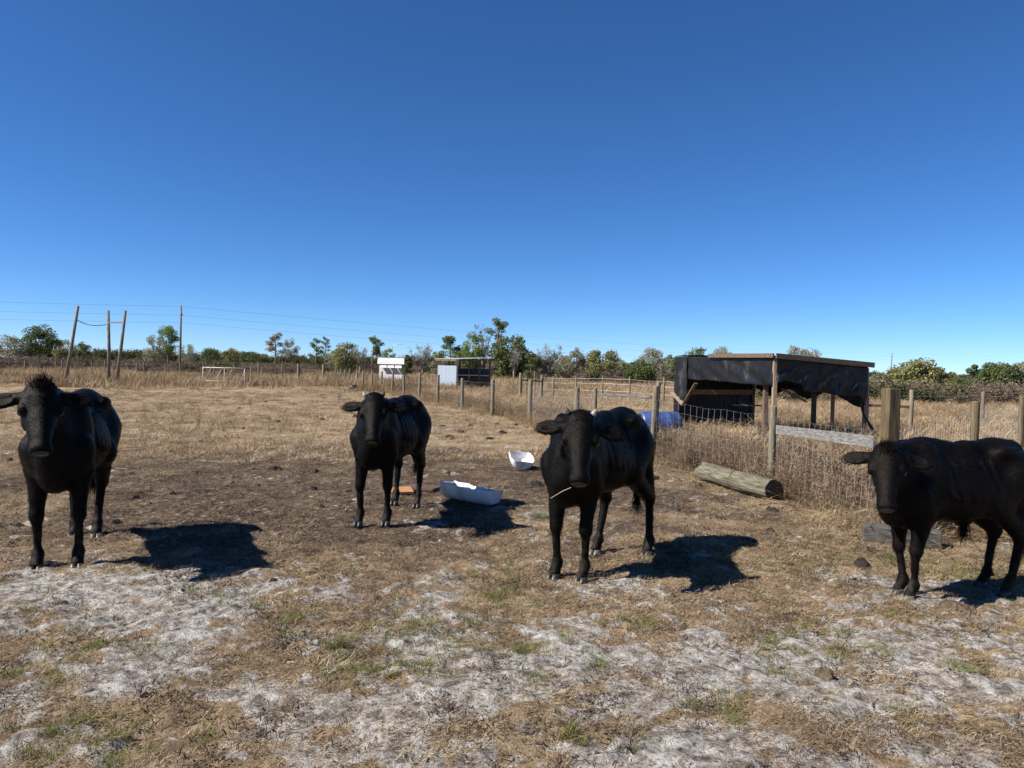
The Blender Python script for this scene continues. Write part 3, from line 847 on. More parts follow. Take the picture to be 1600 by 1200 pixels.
TREES = [
    # name, label, px, top, half width, distance, kind, trunk
    ('oak_tree', 'dark round oak left of the leaning poles on the horizon', 65, 512, 27, 120, 'oak', 1),
    ('scrub_tree', 'low grey scrubby tree at the far left edge by the brush heap', 14, 527, 26, 118, 'grey', None),
    ('scrub_tree', 'low olive bush just right of the dark round oak', 101, 529, 17, 135, 'olive', None),
    ('scrub_tree', 'small dark bush seen between the first and second leaning poles', 128, 536, 15, 150, 'oak', None),
    ('broadleaf_tree', 'grey green bushy tree left of the taller green crown by the utility pole', 240, 522, 18, 112, 'grey', None),
    ('broadleaf_tree', 'taller green tree with open crown just left of the utility pole', 264, 509, 18, 116, 'green', 1),
    ('scrub_tree', 'rounded bush just right of the utility pole', 292, 536, 15, 120, 'grey', None),
    ('scrub_tree', 'dark green bush above the hay feeder frame', 330, 544, 16, 110, 'oak', None),
    ('scrub_tree', 'low dark bush right of the hay feeder on the horizon', 392, 548, 18, 150, 'oak', None),
    ('scrub_tree', 'low olive bush right above the hay feeder frame', 360, 547, 16, 160, 'olive', None),
    ('pine_tree', 'leaning pine with a rusty brown crown left of the grey green one', 431, 523, 13, 125, 'red', 1),
    ('broadleaf_tree', 'thin grey green tree beside the rusty pine', 453, 531, 14, 125, 'grey', 1),
    ('pine_tree', 'small left pine of the slender pair behind the field gate', 493, 531, 10, 140, 'pine', 1),
    ('pine_tree', 'slender right pine of the pair behind the field gate', 507, 528, 8, 142, 'pine', 1),
    ('scrub_tree', 'wide olive brown bushy tree left of the tall thin pine', 540, 533, 24, 100, 'olive', None),
    ('pine_tree', 'tall thin pine left of the white hut', 580, 526, 15, 105, 'pine', 1),
    ('scrub_tree', 'green bush rising right behind the white hut', 608, 544, 12, 98, 'green', None),
    ('scrub_tree', 'small dark bush at the right end of the white hut', 634, 555, 10, 85, 'oak', None),
    ('bare_tree', 'pinkish grey leafless bush between white hut and tin shed', 660, 545, 23, 85, 'bare', None),
    ('scrub_tree', 'grey brown bush left of the tin shed roof', 685, 551, 15, 90, 'grey', None),
    ('pine_tree', 'dark pine rising behind the left end of the tin shed', 704, 527, 19, 88, 'pine', 1),
    ('broadleaf_tree', 'bright green leafy tree behind the middle of the tin shed', 738, 523, 19, 82, 'green', 1),
    ('bare_tree', 'leafless grey tree between the bright green tree and tallest pine', 755, 512, 16, 84, 'bare', 1),
    ('pine_tree', 'tallest pine standing above the tin shed', 775, 501, 21, 86, 'pine', 1),
    ('oak_tree', 'broad dark oak right of the tin shed', 797, 525, 37, 78, 'oak', None),
    ('bare_tree', 'pale leafless tree in front of the broad dark oak', 803, 548, 13, 72, 'bare', 1),
    ('bare_tree', 'grey brown leafless tree right of the broad dark oak', 856, 542, 24, 78, 'bare', 1),
    ('scrub_tree', 'grey green bush under the grey brown leafless tree', 846, 560, 22, 80, 'grey', None),
    ('broadleaf_tree', 'narrow grey tree left of the olive round tree', 899, 545, 15, 80, 'grey', None),
    ('broadleaf_tree', 'round olive green tree above the third heifer', 941, 548, 28, 78, 'olive', None),
    ('broadleaf_tree', 'grey green domed tree left of the tarp shelter', 1018, 549, 24, 76, 'grey', 1),
    ('scrub_tree', 'dark green bush below the grey green domed tree', 998, 566, 27, 68, 'oak', None),
    ('scrub_tree', 'yellow green bush touching the left side of the tarp shelter', 1052, 553, 14, 70, 'green', None),
    ('pine_tree', 'dark pine crown showing over the left roof of the tarp shelter', 1090, 545, 17, 78, 'pine', 1),
    ('broadleaf_tree', 'grey crown showing over the left roof of the tarp shelter', 1126, 545, 20, 76, 'grey', 1),
    ('broadleaf_tree', 'grey green crown rising over the ridge of the tarp shelter', 1253, 544, 28, 76, 'grey', 1),
    ('scrub_tree', 'grey bush filling the gap left of the narrow grey tree', 879, 556, 18, 82, 'grey', None),
    ('scrub_tree', 'dull green bush at the right foot of the broad dark oak', 830, 550, 17, 76, 'oak', None),
    ('bare_tree', 'leafless brown bush between the narrow grey and round olive trees', 919, 553, 17, 84, 'bare', None),
    ('scrub_tree', 'grey green bush right of the round olive tree', 968, 562, 15, 82, 'grey', None),
    ('scrub_tree', 'dark bush hidden behind the tin shed roof', 722, 548, 24, 84, 'oak', None),
    ('bare_tree', 'leafless brown bush above the third heifer left of the drum', 1038, 572, 16, 66, 'bare', None),
    ('bare_tree', 'leafless grey shrub between the olive brown tree and thin pine', 562, 548, 14, 98, 'bare', None),
    ('scrub_tree', 'small grey bush left of the olive brown tree', 517, 548, 14, 105, 'grey', None),
    ('bare_tree', 'grey leafless bush right of the tarp shelter', 1392, 574, 19, 58, 'bare', None),
    ('broadleaf_tree', 'wide olive green bushy tree behind the thick corner post', 1433, 567, 44, 56, 'olive', None),
    ('scrub_tree', 'dark olive bush right of the wide olive green bushy tree', 1484, 582, 20, 55, 'olive', None),
    ('scrub_tree', 'olive bush rising behind the right shoulder of the wide olive tree', 1462, 576, 18, 58, 'olive', None),
    ('scrub_tree', 'green bush left of the large dark bush at the right edge', 1545, 576, 18, 55, 'green', None),
    ('scrub_tree', 'grey bush just right of the tarp shelter roof end', 1368, 586, 14, 54, 'grey', None),
    ('pine_tree', 'small upright pine above the fourth heifer', 1522, 571, 13, 57, 'pine', 1),
    ('scrub_tree', 'low dark bush under the small upright pine', 1502, 588, 16, 53, 'oak', None),
    ('broadleaf_tree', 'large dark green bush at the right edge', 1566, 567, 36, 52, 'oak', None),
    ('broadleaf_tree', 'pale grey bush at the right edge behind the large dark one', 1592, 566, 22, 56, 'grey', None),
]
for nm, lab, px, top, hw, d, kd, tk in TREES:
    tree(nm, lab, px, top, hw, d, kd, trunk=tk)


def brush_heap():
    b = at(10, 600, 100)
    root = tag(empty('brush_heap', (b.x, 100, 0)), 'grey heap of cut brush at the far left edge', 'brush heap')
    rng = np.random.default_rng(3); mb = MB()
    for i in range(260):
        c = Vector((rng.normal() * 2.2, rng.normal() * 1.2, 0)); c.z = max(0, 1.9 - .38 * c.length) * rng.uniform(0, 1)
        dv = Vector((rng.normal(), rng.normal(), rng.normal() * .35)).normalized() * rng.uniform(.5, 1.4)
        mb.tube([c - dv, c + dv], [.05, .02], 3, False)
    mb.build('branches', M['bark_pale'], root)


brush_heap()


# ------------------------------------------------------------------ fences
def post(parent, x, y, h, r, mat='post', lean=(0, 0), name='post', square=False):
    z = gz(x, y)
    mb = MB()
    if square:
        mb.v = []; b = Matrix.Rotation(.2, 3, 'Z')
        mb.box((x + lean[0] * .5, y + lean[1] * .5, z + h / 2 - .15), (r * 2, r * 2, h + .3), b)
        o = mb.build(name, M[mat], parent, bevel=.008)
    else:
        pts = [(x + lean[0] * t, y + lean[1] * t, z - .2 + (h + .2) * t) for t in (0, .3, .6, .985, 1)]
        mb.tube(pts, [r * 1.06, r * 1.02, r, r * .97, r * .86], 10, True, .03)
        o = mb.build(name, M[mat], parent, True)
    return o


def woven_wire(parent, a, b, top_a, top_b, rows=9, vstep=.15, r=.0010, seed=0):
    rng = np.random.default_rng(seed)
    a = Vector((a[0], a[1], gz(*a) + .04)); b = Vector((b[0], b[1], gz(*b) + .04))
    L = (b - a).length; nv = int(L / vstep); mb = MB(); ns = 6
    hs = [0, .09, .19, .30, .42, .55, .69, .84, 1.0][:rows]
    sag = lambda t: -.03 * math.sin(t * math.pi) + .012 * math.sin(t * 17 + seed)
    side = Vector((-(b - a).y, (b - a).x, 0)).normalized()

    def P(t, h):
        return a.lerp(b, t) + Vector((0, 0, h * (top_a + (top_b - top_a) * t) + sag(t) * h)) + side * (.02 * math.sin(t * 9 + h * 4 + seed))
    for h in hs:
        mb.tube([P(i / ns, h) for i in range(ns + 1)], r * 1.15, 3, False)
    for i in range(1, nv):
        t = i / nv
        mb.tube([P(t + rng.normal() * .0012, h) for h in (0, .35, .7, 1)], r, 3, False)
    return mb.build('woven_wire', M['wire'], parent)


def strands(parent, pts, hs, r=.0025):
    for h in hs:
        mb = MB(); P = []
        for i in range(len(pts) - 1):
            for t in (0, .5):
                x = pts[i][0] + (pts[i + 1][0] - pts[i][0]) * t; y = pts[i][1] + (pts[i + 1][1] - pts[i][1]) * t
                P.append((x, y, gz(x, y) + h - (.02 if t else 0)))
        P.append((pts[-1][0], pts[-1][1], gz(*pts[-1]) + h))
        mb.tube(P, r, 3, False); mb.build('wire_strand', M['wire'], parent)


def fences():
    E = (3.5, 6.9); Fp = (3.38, 9.6); G = (2.33, 12.3); B = (1.43, 12.7); Hh = (1.24, 14.2); I = tuple(ROW0)
    f = tag(empty('wire_fence', (E[0], E[1], 0)), 'near woven wire fence with grey posts running back from the thick corner post', 'fence')
    f.location = (0, 0, 0)
    post(f, *E, 1.42, .060, 'post_new', (.05, 0), 'corner_post', True)
    post(f, *Fp, 1.09, .048, 'post', (.01, 0))
    post(f, *G, 1.22, .046, 'post', (.06, 0))
    post(f, G[0] + .10, G[1] + .35, 1.28, .04, 'post', (.07, 0))
    post(f, *B, 1.16, .035, 'post', (0, 0), 'brace_post')
    post(f, *Hh, 1.13, .055, 'post', (.01, 0))
    MB().beam((G[0] - .02, G[1], 1.05), (B[0] + .03, B[1], 1.07), .05, .045).build('brace_rail', M['greywood'], f, bevel=.004)
    MB().beam((Fp[0] + .045, Fp[1] - .06, .77), (E[0] - .10, E[1] + .02, .87), .04, .115).build('board_rail', M['greywood'], f, bevel=.005)
    woven_wire(f, E, Fp, .98, .93, seed=1); woven_wire(f, Fp, G, .93, .96, seed=2)
    woven_wire(f, G, B, .96, 1.0, seed=3); woven_wire(f, B, Hh, 1.0, 1.0, seed=4); woven_wire(f, Hh, I, 1.0, 1.05, seed=5)
    # the run to the right
    f2 = tag(empty('wire_fence'), 'wire fence running right behind the fourth heifer from the thick corner post', 'fence')
    J = (6.55, 10.5); K = (9.9, 14.4)
    post(f2, *J, 1.17, .055, 'post_new', (.02, 0)); post(f2, *K, 1.2, .055, 'post_new')
    woven_wire(f2, (E[0] + .08, E[1] + .08), J, .98, 1.0, seed=6); woven_wire(f2, J, K, 1.0, 1.0, seed=7)
    # the row dividing pasture and rough grass
    f3 = tag(empty('post_fence'), 'long row of round grey posts receding between pasture and tall grass', 'fence')
    pts = []
    for k in range(15):
        p = ROW0 + ROWD * k; p = p + np.array((random.uniform(-.05, .05), random.uniform(-.15, .15)))
        pts.append(tuple(p))
        post(f3, p[0], p[1], random.uniform(1.06, 1.18) if k else 1.17, .055 + .006 * random.random(), 'post', (random.uniform(-.05, .06), 0))
    strands(f3, pts, (.25, .5, .75, 1.0))
    # gate gap at the end of the row
    f4 = tag(empty('field_gate'), 'two stout gate posts with a rail at the end of the post row', 'gate')
    g0 = at(466, 600, 56); g1 = at(505, 600, 56)
    post(f4, g0.x, 56, 1.45, .10, 'farwood', (0, 0), 'gate_post'); post(f4, g1.x, 56, 1.4, .10, 'farwood', (0, 0), 'gate_post')
    MB().beam((g0.x, 56, 1.0), (g1.x, 56, .97), .06, .07).build('rail', M['farwood'], f4)
    MB().beam((g0.x + .3, 56, .35), (g1.x - .2, 56, .9), .04, .05).build('brace', M['farwood'], f4)
    # far left field fence
    f5 = tag(empty('field_fence'), 'distant thin post fence crossing the far left field', 'fence')
    pts = []
    for px in (-40, 39, 60, 87, 97, 143, 163, 177, 213, 224, 258, 281, 317, 334, 366, 392, 404, 409, 440):
        q = at(px, 600, 68 - px * .012); h = random.uniform(1.15, 1.5)
        pts.append((q.x, q.y)); post(f5, q.x, q.y, h, .05 if px not in (39, 223, 404) else .075, 'farwood', (random.uniform(-.05, .05), 0))
    strands(f5, pts, (.4, .75, 1.1), .004)
    # middle cross fence
    f6 = tag(empty('cross_fence'), 'cross fence of thin posts behind the third heifer with a braced end', 'fence')
    pts = []
    for px, d, h, r in ((813, 33, 1.25, .075), (823, 33.2, 1.1, .03), (836, 33.4, 1.35, .03), (846, 33.6, 1.2, .07), (864, 33, 1.15, .045), (900, 32, 1.15, .04), (941, 31, 1.2, .035), (984, 30, 1.2, .04), (1037, 28.5, 1.25, .045), (1085, 27.5, 1.2, .04)):
        q = at(px, 600, d); pts.append((q.x, d)); post(f6, q.x, d, h, r, 'post', (random.uniform(-.03, .04), 0))
    MB().beam((pts[0][0], 33, .95), (pts[3][0], 33.5, .9), .05, .06).build('brace_rail', M['rust'], f6)
    strands(f6, pts[3:], (.3, .6, .9, 1.1), .003)
    # fence beyond the shelter
    f7 = tag(empty('braced_fence'), 'far braced fence end seen right of the tarp shelter', 'fence')
    pts = []
    for px, d, h, r in ((1354, 19, 1.3, .06), (1424, 19, 1.15, .06), (1536, 20, 1.1, .045), (1640, 21, 1.1, .05)):
        q = at(px, 600, d); pts.append((q.x, d)); post(f7, q.x, d, h, r, 'farwood', (.02, 0))
    MB().beam((pts[0][0], 19, .72), (pts[1][0], 19, .70), .05, .07).build('brace_rail', M['brownwood'], f7)
    strands(f7, pts, (.3, .55, .8, 1.0), .003)


fences()


# ------------------------------------------------------------------ tarp shelter
def cloth(P, nu, nv, amp, seed, mat, name, parent, edge=None, thick=.004):
    """P(u,v)->Vector; hung sheet with folds; edge(u) shortens the lower hem"""
    V = []
    for j in range(nv + 1):
        for i in range(nu + 1):
            u, v = i / nu, j / nv
            vv = v * (edge(u) if edge else 1.0)
            p, n = P(u, vv)
            f = (fbm(np.array([u * 7 + seed]), np.array([v * 1.4 + seed * 3]), seed, 3)[0] - .5) * 2
            g = math.sin(u * 23 + 3 * v + seed + 2.2 * f) * .4
            fold = math.sin((u * 5.0 + v * 1.7 + seed) * 6.0) * .3
            V.append(tuple(p + n * (f + g + fold) * amp * (.25 + .9 * v)))
    V = np.array(V); i = np.arange(nv * (nu + 1)).reshape(nv, nu + 1)[:, :-1].ravel()
    me = mesh_np(name, V, np.stack([i, i + 1, i + nu + 2, i + nu + 1], -1), True)
    o = link(name, me, mat, parent)
    s = o.modifiers.new('t', 'SOLIDIFY'); s.thickness = thick
    return o


def shelter():
    root = tag(empty('tarp_shelter', (0, 0, 0)), 'low livestock shelter covered in black tarp beside the wire fence', 'shelter')
    A = Vector((4.95, 14.0, 0)); B = Vector((3.99, 17.8, 0)); C = Vector((6.91, 14.5, 0)); D = B + C - A
    eAB = (B - A); eAC = (C - A); nAB = -eAC.normalized(); nAC = -eAB.normalized()

    def zt(s, t): return 1.80 - .13 * t + .05 * s * (1 - t)

    def pt(s, t, z): return A + eAB * s + eAC * t + Vector((0, 0, z))
    # posts
    for nm, s, t, m, w, zz in (('post', 0, 0, 'paleboard', .09, 0), ('post', 0, 1, 'paleboard', .09, 0), ('post', 1, 0, 'brownwood', .09, 0), ('post', 1, 1, 'brownwood', .09, 0),
                               ('post', .40, 1, 'brownwood', .10, 0), ('post', .15, .86, 'paleboard', .07, 0), ('post', .12, .06, 'brownwood', .10, 0)):
        p = pt(s, t, 0); z1 = zt(s, t) - .04
        MB().beam((p.x, p.y, zz - .1 if zz == 0 else zz), (p.x, p.y, z1), w, w * .8, (1, 0, 0)).build(nm, M[m], root, bevel=.004)
    # roof
    def roofP(u, v):
        s, t = -0.02 + 1.04 * u, -0.02 + 1.04 * v
        z = zt(s, t) + .02 - .05 * math.sin(max(0, min(1, s)) * math.pi) * math.sin(max(0, min(1, t)) * math.pi)
        return pt(s, t, z), Vector((0, 0, 1))
    cloth(roofP, 30, 24, .010, 3, M['tarp'], 'roof_sheet', root)
    for s in (.25, .5, .75):
        MB().beam(pt(s, 0, zt(s, 0) - .06), pt(s, 1, zt(s, 1) - .06), .04, .09).build('rafter', M['brownwood'], root)
    # fascia boards
    MB().beam(pt(-.03, -.03, zt(0, 0) + .02), pt(-.03, 1.04, zt(0, 1) + .02), .035, .10).build('fascia_board', M['brownwood'], root, bevel=.004)
    MB().beam(pt(-.02, -.045, zt(0, 0) + .025), pt(.60, -.045, zt(.6, 0) + .015), .035, .085).build('fascia_board', M['brownwood'], root, bevel=.004)
    # skirts
    def skAB(u, v):
        s = .0 + .98 * u
        return pt(s, -.02, zt(s, 0) - .01 - v * .56), nAB
    cloth(skAB, 70, 16, .034, 5, M['tarp'], 'side_tarp', root, lambda u: .95 + .12 * (float(fbm(np.array([u * 5.0]), np.array([1.2]), 6, 3)[0]) - .5) - .06 * u)

    def corner(u, v):
        s = .86 + .16 * u
        return pt(s, -.035, zt(s, 0) - v * 1.62), nAB
    cloth(corner, 16, 26, .03, 7, M['tarp'], 'corner_tarp', root, lambda u: .52 + .48 * u)

    def skAC(u, v):
        return pt(-.012, u, zt(0, u) - .02 - v * .66), nAC
    cloth(skAC, 70, 20, .042, 9, M['tarp'], 'front_tarp', root, lambda u: (.66 if u < .28 else .88) + .16 * (float(fbm(np.array([u * 9.0]), np.array([2.2]), 5, 3)[0]) - .5) + (.3 * max(0, u - .9) / .1))

    def back(u, v):
        return pt(1.0, u, zt(1, u) - v * 1.72), nAC
    cloth(back, 50, 26, .03, 12, M['tarp'], 'back_tarp', root, lambda u: 1.0 + .02 * math.sin(u * 15))

    def cd(u, v):
        return pt(.02 + .96 * u, 1.01, zt(u, 1) - .02 - v * .72), -nAB
    cloth(cd, 40, 14, .03, 15, M['tarp'], 'side_tarp', root, lambda u: .85 + .12 * math.sin(u * 17) + .25 * max(0, .12 - u) / .12)
    # torn strip hanging at the right corner
    def strip(u, v):
        p = pt(.0, .93 + .05 * u, zt(0, 1) - .6 - v * .75)
        return p + Vector((.30 * v * v, -.02, 0)), nAC
    cloth(strip, 5, 14, .04, 17, M['tarp'], 'torn_strip', root)
    # loose boards
    MB().beam(pt(1.03, -.05, .98), pt(.872, -.05, .70), .03, .10, (1, 0, 0)).build('loose_board', M['paleboard'], root, bevel=.003)
    MB().beam(pt(.868, -.07, .69), pt(.71, -.07, 1.23), .03, .075, (1, 0, 0)).build('loose_board', M['brownwood'], root, bevel=.003)
    MB().beam(pt(.05, .14, 1.2), pt(.05, .42, .95), .03, .05, (0, 1, 0)).build('brace', M['brownwood'], root)
    MB().beam(pt(.97, .02, 1.0), pt(.97, .95, 1.02), .04, .12).build('inner_rail', M['paleboard'], root)
    MB().beam(pt(.75, .45, .74), pt(.72, .75, .74), .22, .03).build('inner_shelf', M['paleboard'], root)


shelter()


# ------------------------------------------------------------------ tin shed, hut, feeder, drum
def tin_shed():
    root = tag(empty('tin_shed', (0, 0, 0)), 'open fronted pole shed with pale blue metal side and flat tin roof', 'shed')
    A = at(714, 600, 46); A.z = 0; L = at(684, 600, 48.5); L.z = 0; Rr = at(765, 600, 47.2); Rr.z = 0
    D = L + Rr - A
    e1 = L - A; e2 = Rr - A

    def pt(s, t, z): return A + e1 * s + e2 * t + Vector((0, 0, z))
    # left wall: lapped sheets
    for i in range(9):
        z = .05 + i * .165
        MB().beam(pt(0, -.01, z + .08), pt(1, -.01, z + .08 + .004), .02, .160, (0, 0, 1)).build('wall_sheet', M['metal_wall'], root)
    for i in range(8):
        z = .05 + i * .165
        MB().beam(pt(1, 0, z + .08), pt(1, 1, z + .08), .02, .158).build('back_sheet', M['dark_sheet'], root)
        MB().beam(pt(0, 1, z + .08), pt(1, 1, z + .08), .02, .158).build('side_sheet', M['dark_sheet'], root)
    for s, t in ((0, 0), (1, 0), (1, 1), (0, 1), (0, .36), (0, .68), (1, .35), (1, .68)):
        p = pt(s, t, 0); MB().beam((p.x, p.y, -.1), (p.x, p.y, 1.86 + .1 * t), .10, .10, (1, 0, 0)).build('post', M['brownwood'], root)
    mb = MB()
    n = 40
    for i in range(n + 1):
        t = -.03 + 1.1 * i / n
        for s in (-.12, 1.12):
            p = pt(s, t, 1.95 + .10 * t + (.012 if i % 2 else -.012)); mb.v.append(tuple(p))
    for i in range(n): mb.f.append((2*i, 2*i+1, 2*i+3, 2*i+2))
    o = mb.build('roof_sheet', M['metal_roof'], root); sm = o.modifiers.new('t', 'SOLIDIFY'); sm.thickness = .02
    MB().beam(pt(-.08, 0, 1.86), pt(-.08, 1.05, 1.96), .04, .10).build('roof_beam', M['brownwood'], root)
    MB().beam(pt(0, -.02, 1.87), pt(1.1, -.02, 1.87), .04, .09).build('roof_beam', M['brownwood'], root)
    MB().beam(pt(0, 0, .95), pt(0, 1, .95), .03, .04).build('rail', M['wire'], root)


def white_hut():
    root = tag(empty('white_hut', (0, 0, 0)), 'small white hut with a gable roof and three shaded awnings', 'hut')
    A = at(592, 600, 66); Bv = at(628, 600, 65.0); A.z = Bv.z = 0
    e2 = Bv - A; e1 = Vector((-.35, 2.2, 0))

    def pt(s, t, z): return A + e1 * s + e2 * t + Vector((0, 0, z))
    mb = MB()
    q = [pt(0, 0, 0), pt(0, 1, 0), pt(1, 1, 0), pt(1, 0, 0), pt(0, 0, 1.65), pt(0, 1, 1.65), pt(1, 1, 1.65), pt(1, 0, 1.65), pt(.5, 0, 2.05), pt(.5, 1, 2.05)]
    mb.v = [tuple(v) for v in q]
    mb.f = [(0, 1, 5, 4), (2, 3, 7, 6), (1, 2, 6, 9, 5), (3, 0, 4, 8, 7), (0, 3, 2, 1)]
    mb.build('wall', M['white_paint'], root)
    for s0, s1 in ((-.12, .5), (1.12, .5)):
        mb = MB(); z0 = 1.57
        mb.v = [tuple(v) for v in (pt(s0, -.08, z0), pt(s0, 1.08, z0), pt(s1, 1.08, 2.09), pt(s1, -.08, 2.09))]
        mb.f = [(0, 1, 2, 3)]
        o = mb.build('roof_slope', M['white_paint'], root); sm = o.modifiers.new('t', 'SOLIDIFY'); sm.thickness = .03
    for k in range(3):
        t0 = .06 + k * .32
        mb = MB(); mb.v = [tuple(v) for v in (pt(-.02, t0, 1.52), pt(-.02, t0 + .26, 1.52), pt(-.22, t0 + .28, 1.22), pt(-.22, t0 - .02, 1.22))]; mb.f = [(0, 1, 2, 3)]
        o = mb.build('awning', M['white_paint'], root); sm = o.modifiers.new('t', 'SOLIDIFY'); sm.thickness = .02


def hay_feeder():
    root = tag(empty('hay_feeder', (0, 0, 0)), 'rusty white rectangular tube frame hay feeder in the left pasture', 'feeder')
    p0 = at(317, 600, 45); p1 = at(384, 600, 45); p0.z = p1.z = 0
    back = Vector((-.25, 1.3, 0))

    def pole(a, b, m, nm, r=.028): MB().tube([a, b], r, 6).build(nm, M[m], root, True)
    U = Vector((0, 0, 1))
    for off, m in ((Vector((0, 0, 0)), 'rust_white'), (back, 'rust')):
        a, b = p0 + off, p1 + off
        pole(a + U * 1.10, b + U * 1.10, m, 'top_rail', .034); pole(a + U * .30, b + U * .30, m, 'bottom_rail')
        for t in (0, .5, .97):
            q = a.lerp(b, t); pole(q - U * .05, q + U * 1.1, m, 'upright')
        for t in (.05, .30, .55, .86):
            q = a.lerp(b, t); q2 = a.lerp(b, t + .14); pole(q + U * .3, q2 + U * 1.1, m, 'slant_bar', .02)
    for q in (p0, p1):
        pole(q + U * 1.1, q + back + U * 1.1, 'rust', 'end_rail'); pole(q + U * .3, q + back + U * .3, 'rust', 'end_rail')


def drum(name, label, c, axis, R, L, mat, endmat, ribs=(.3, .7)):
    """closed plastic drum lying on its side"""
    root = tag(empty(name, (0, 0, 0)), label, 'barrel')
    ax = Vector(axis).normalized(); c = Vector(c)
    prof = [(0, .86), (.02, .96), (.06, 1.0)]
    for rb in ribs: prof += [(rb - .05, 1.0), (rb - .02, 1.05), (rb + .02, 1.05), (rb + .05, 1.0)]
    prof += [(.94, 1.0), (.98, .96), (1, .86)]
    mb = MB(); mb.tube([c + ax * (t - .5) * L for t, _ in prof], [R * k for _, k in prof], 24, False)
    shell = mb.build('shell', mat, root, True)
    for s in (-1, 1):
        m2 = MB(); m2.tube([c + ax * s * L * .497, c + ax * s * L * .47], [R * .86, R * .8], 24, True); m2.build('end_cap', endmat, shell)
    return root


def half_barrel(name, label, loc, rot, R, L, seed=0, bowl=False):
    """trough: half of a plastic drum cut lengthwise, x along its length"""
    root = tag(empty(name, loc), label, 'trough', 'white plastic barrel halves')
    root.rotation_euler = rot
    th = .008; n = 18; V = []; Fq = []
    prof = [(0, .90), (.03, .97), (.08, 1.0), (.30, 1.0), (.33, 1.04), (.37, 1.04), (.40, 1.0), (.60, 1.0), (.63, 1.04), (.67, 1.04), (.70, 1.0), (.92, 1.0), (.97, .97), (1, .90)]
    ek = .93
    if bowl:
        prof = [(0, .62), (.04, .78), (.10, .90), (.20, .98), (.35, 1.0), (.65, 1.0), (.80, .98), (.90, .90), (.96, .78), (1, .62)]; ek = .64
    for (t, k) in prof:
        for j in range(n + 1):
            a = math.pi + math.pi * j / n
            jag = (.012 * math.sin(t * 25 + seed) if j in (0, n) else 0)
            V.append(((t - .5) * L, R * k * math.cos(a), R + R * k * math.sin(a) + jag))
    for i in range(len(prof) - 1):
        for j in range(n):
            b = i * (n + 1) + j; Fq.append((b, b + 1, b + n + 2, b + n + 1))
    o = link('shell', mesh_np('shell', np.array(V), np.array(Fq), True), M['plastic'], root)
    s = o.modifiers.new('t', 'SOLIDIFY'); s.thickness = th; s.offset = -1
    for e in (0, 1):
        mb = MB(); x = (e - .5) * L * .985
        mb.v = [(x, R * ek * math.cos(math.pi + math.pi * j / n), R + R * ek * math.sin(math.pi + math.pi * j / n)) for j in range(n + 1)]
        mb.f = [tuple(range(n + 1))]
        q = mb.build('end_wall', M['plastic'], o); s = q.modifiers.new('t', 'SOLIDIFY'); s.thickness = th
    return root


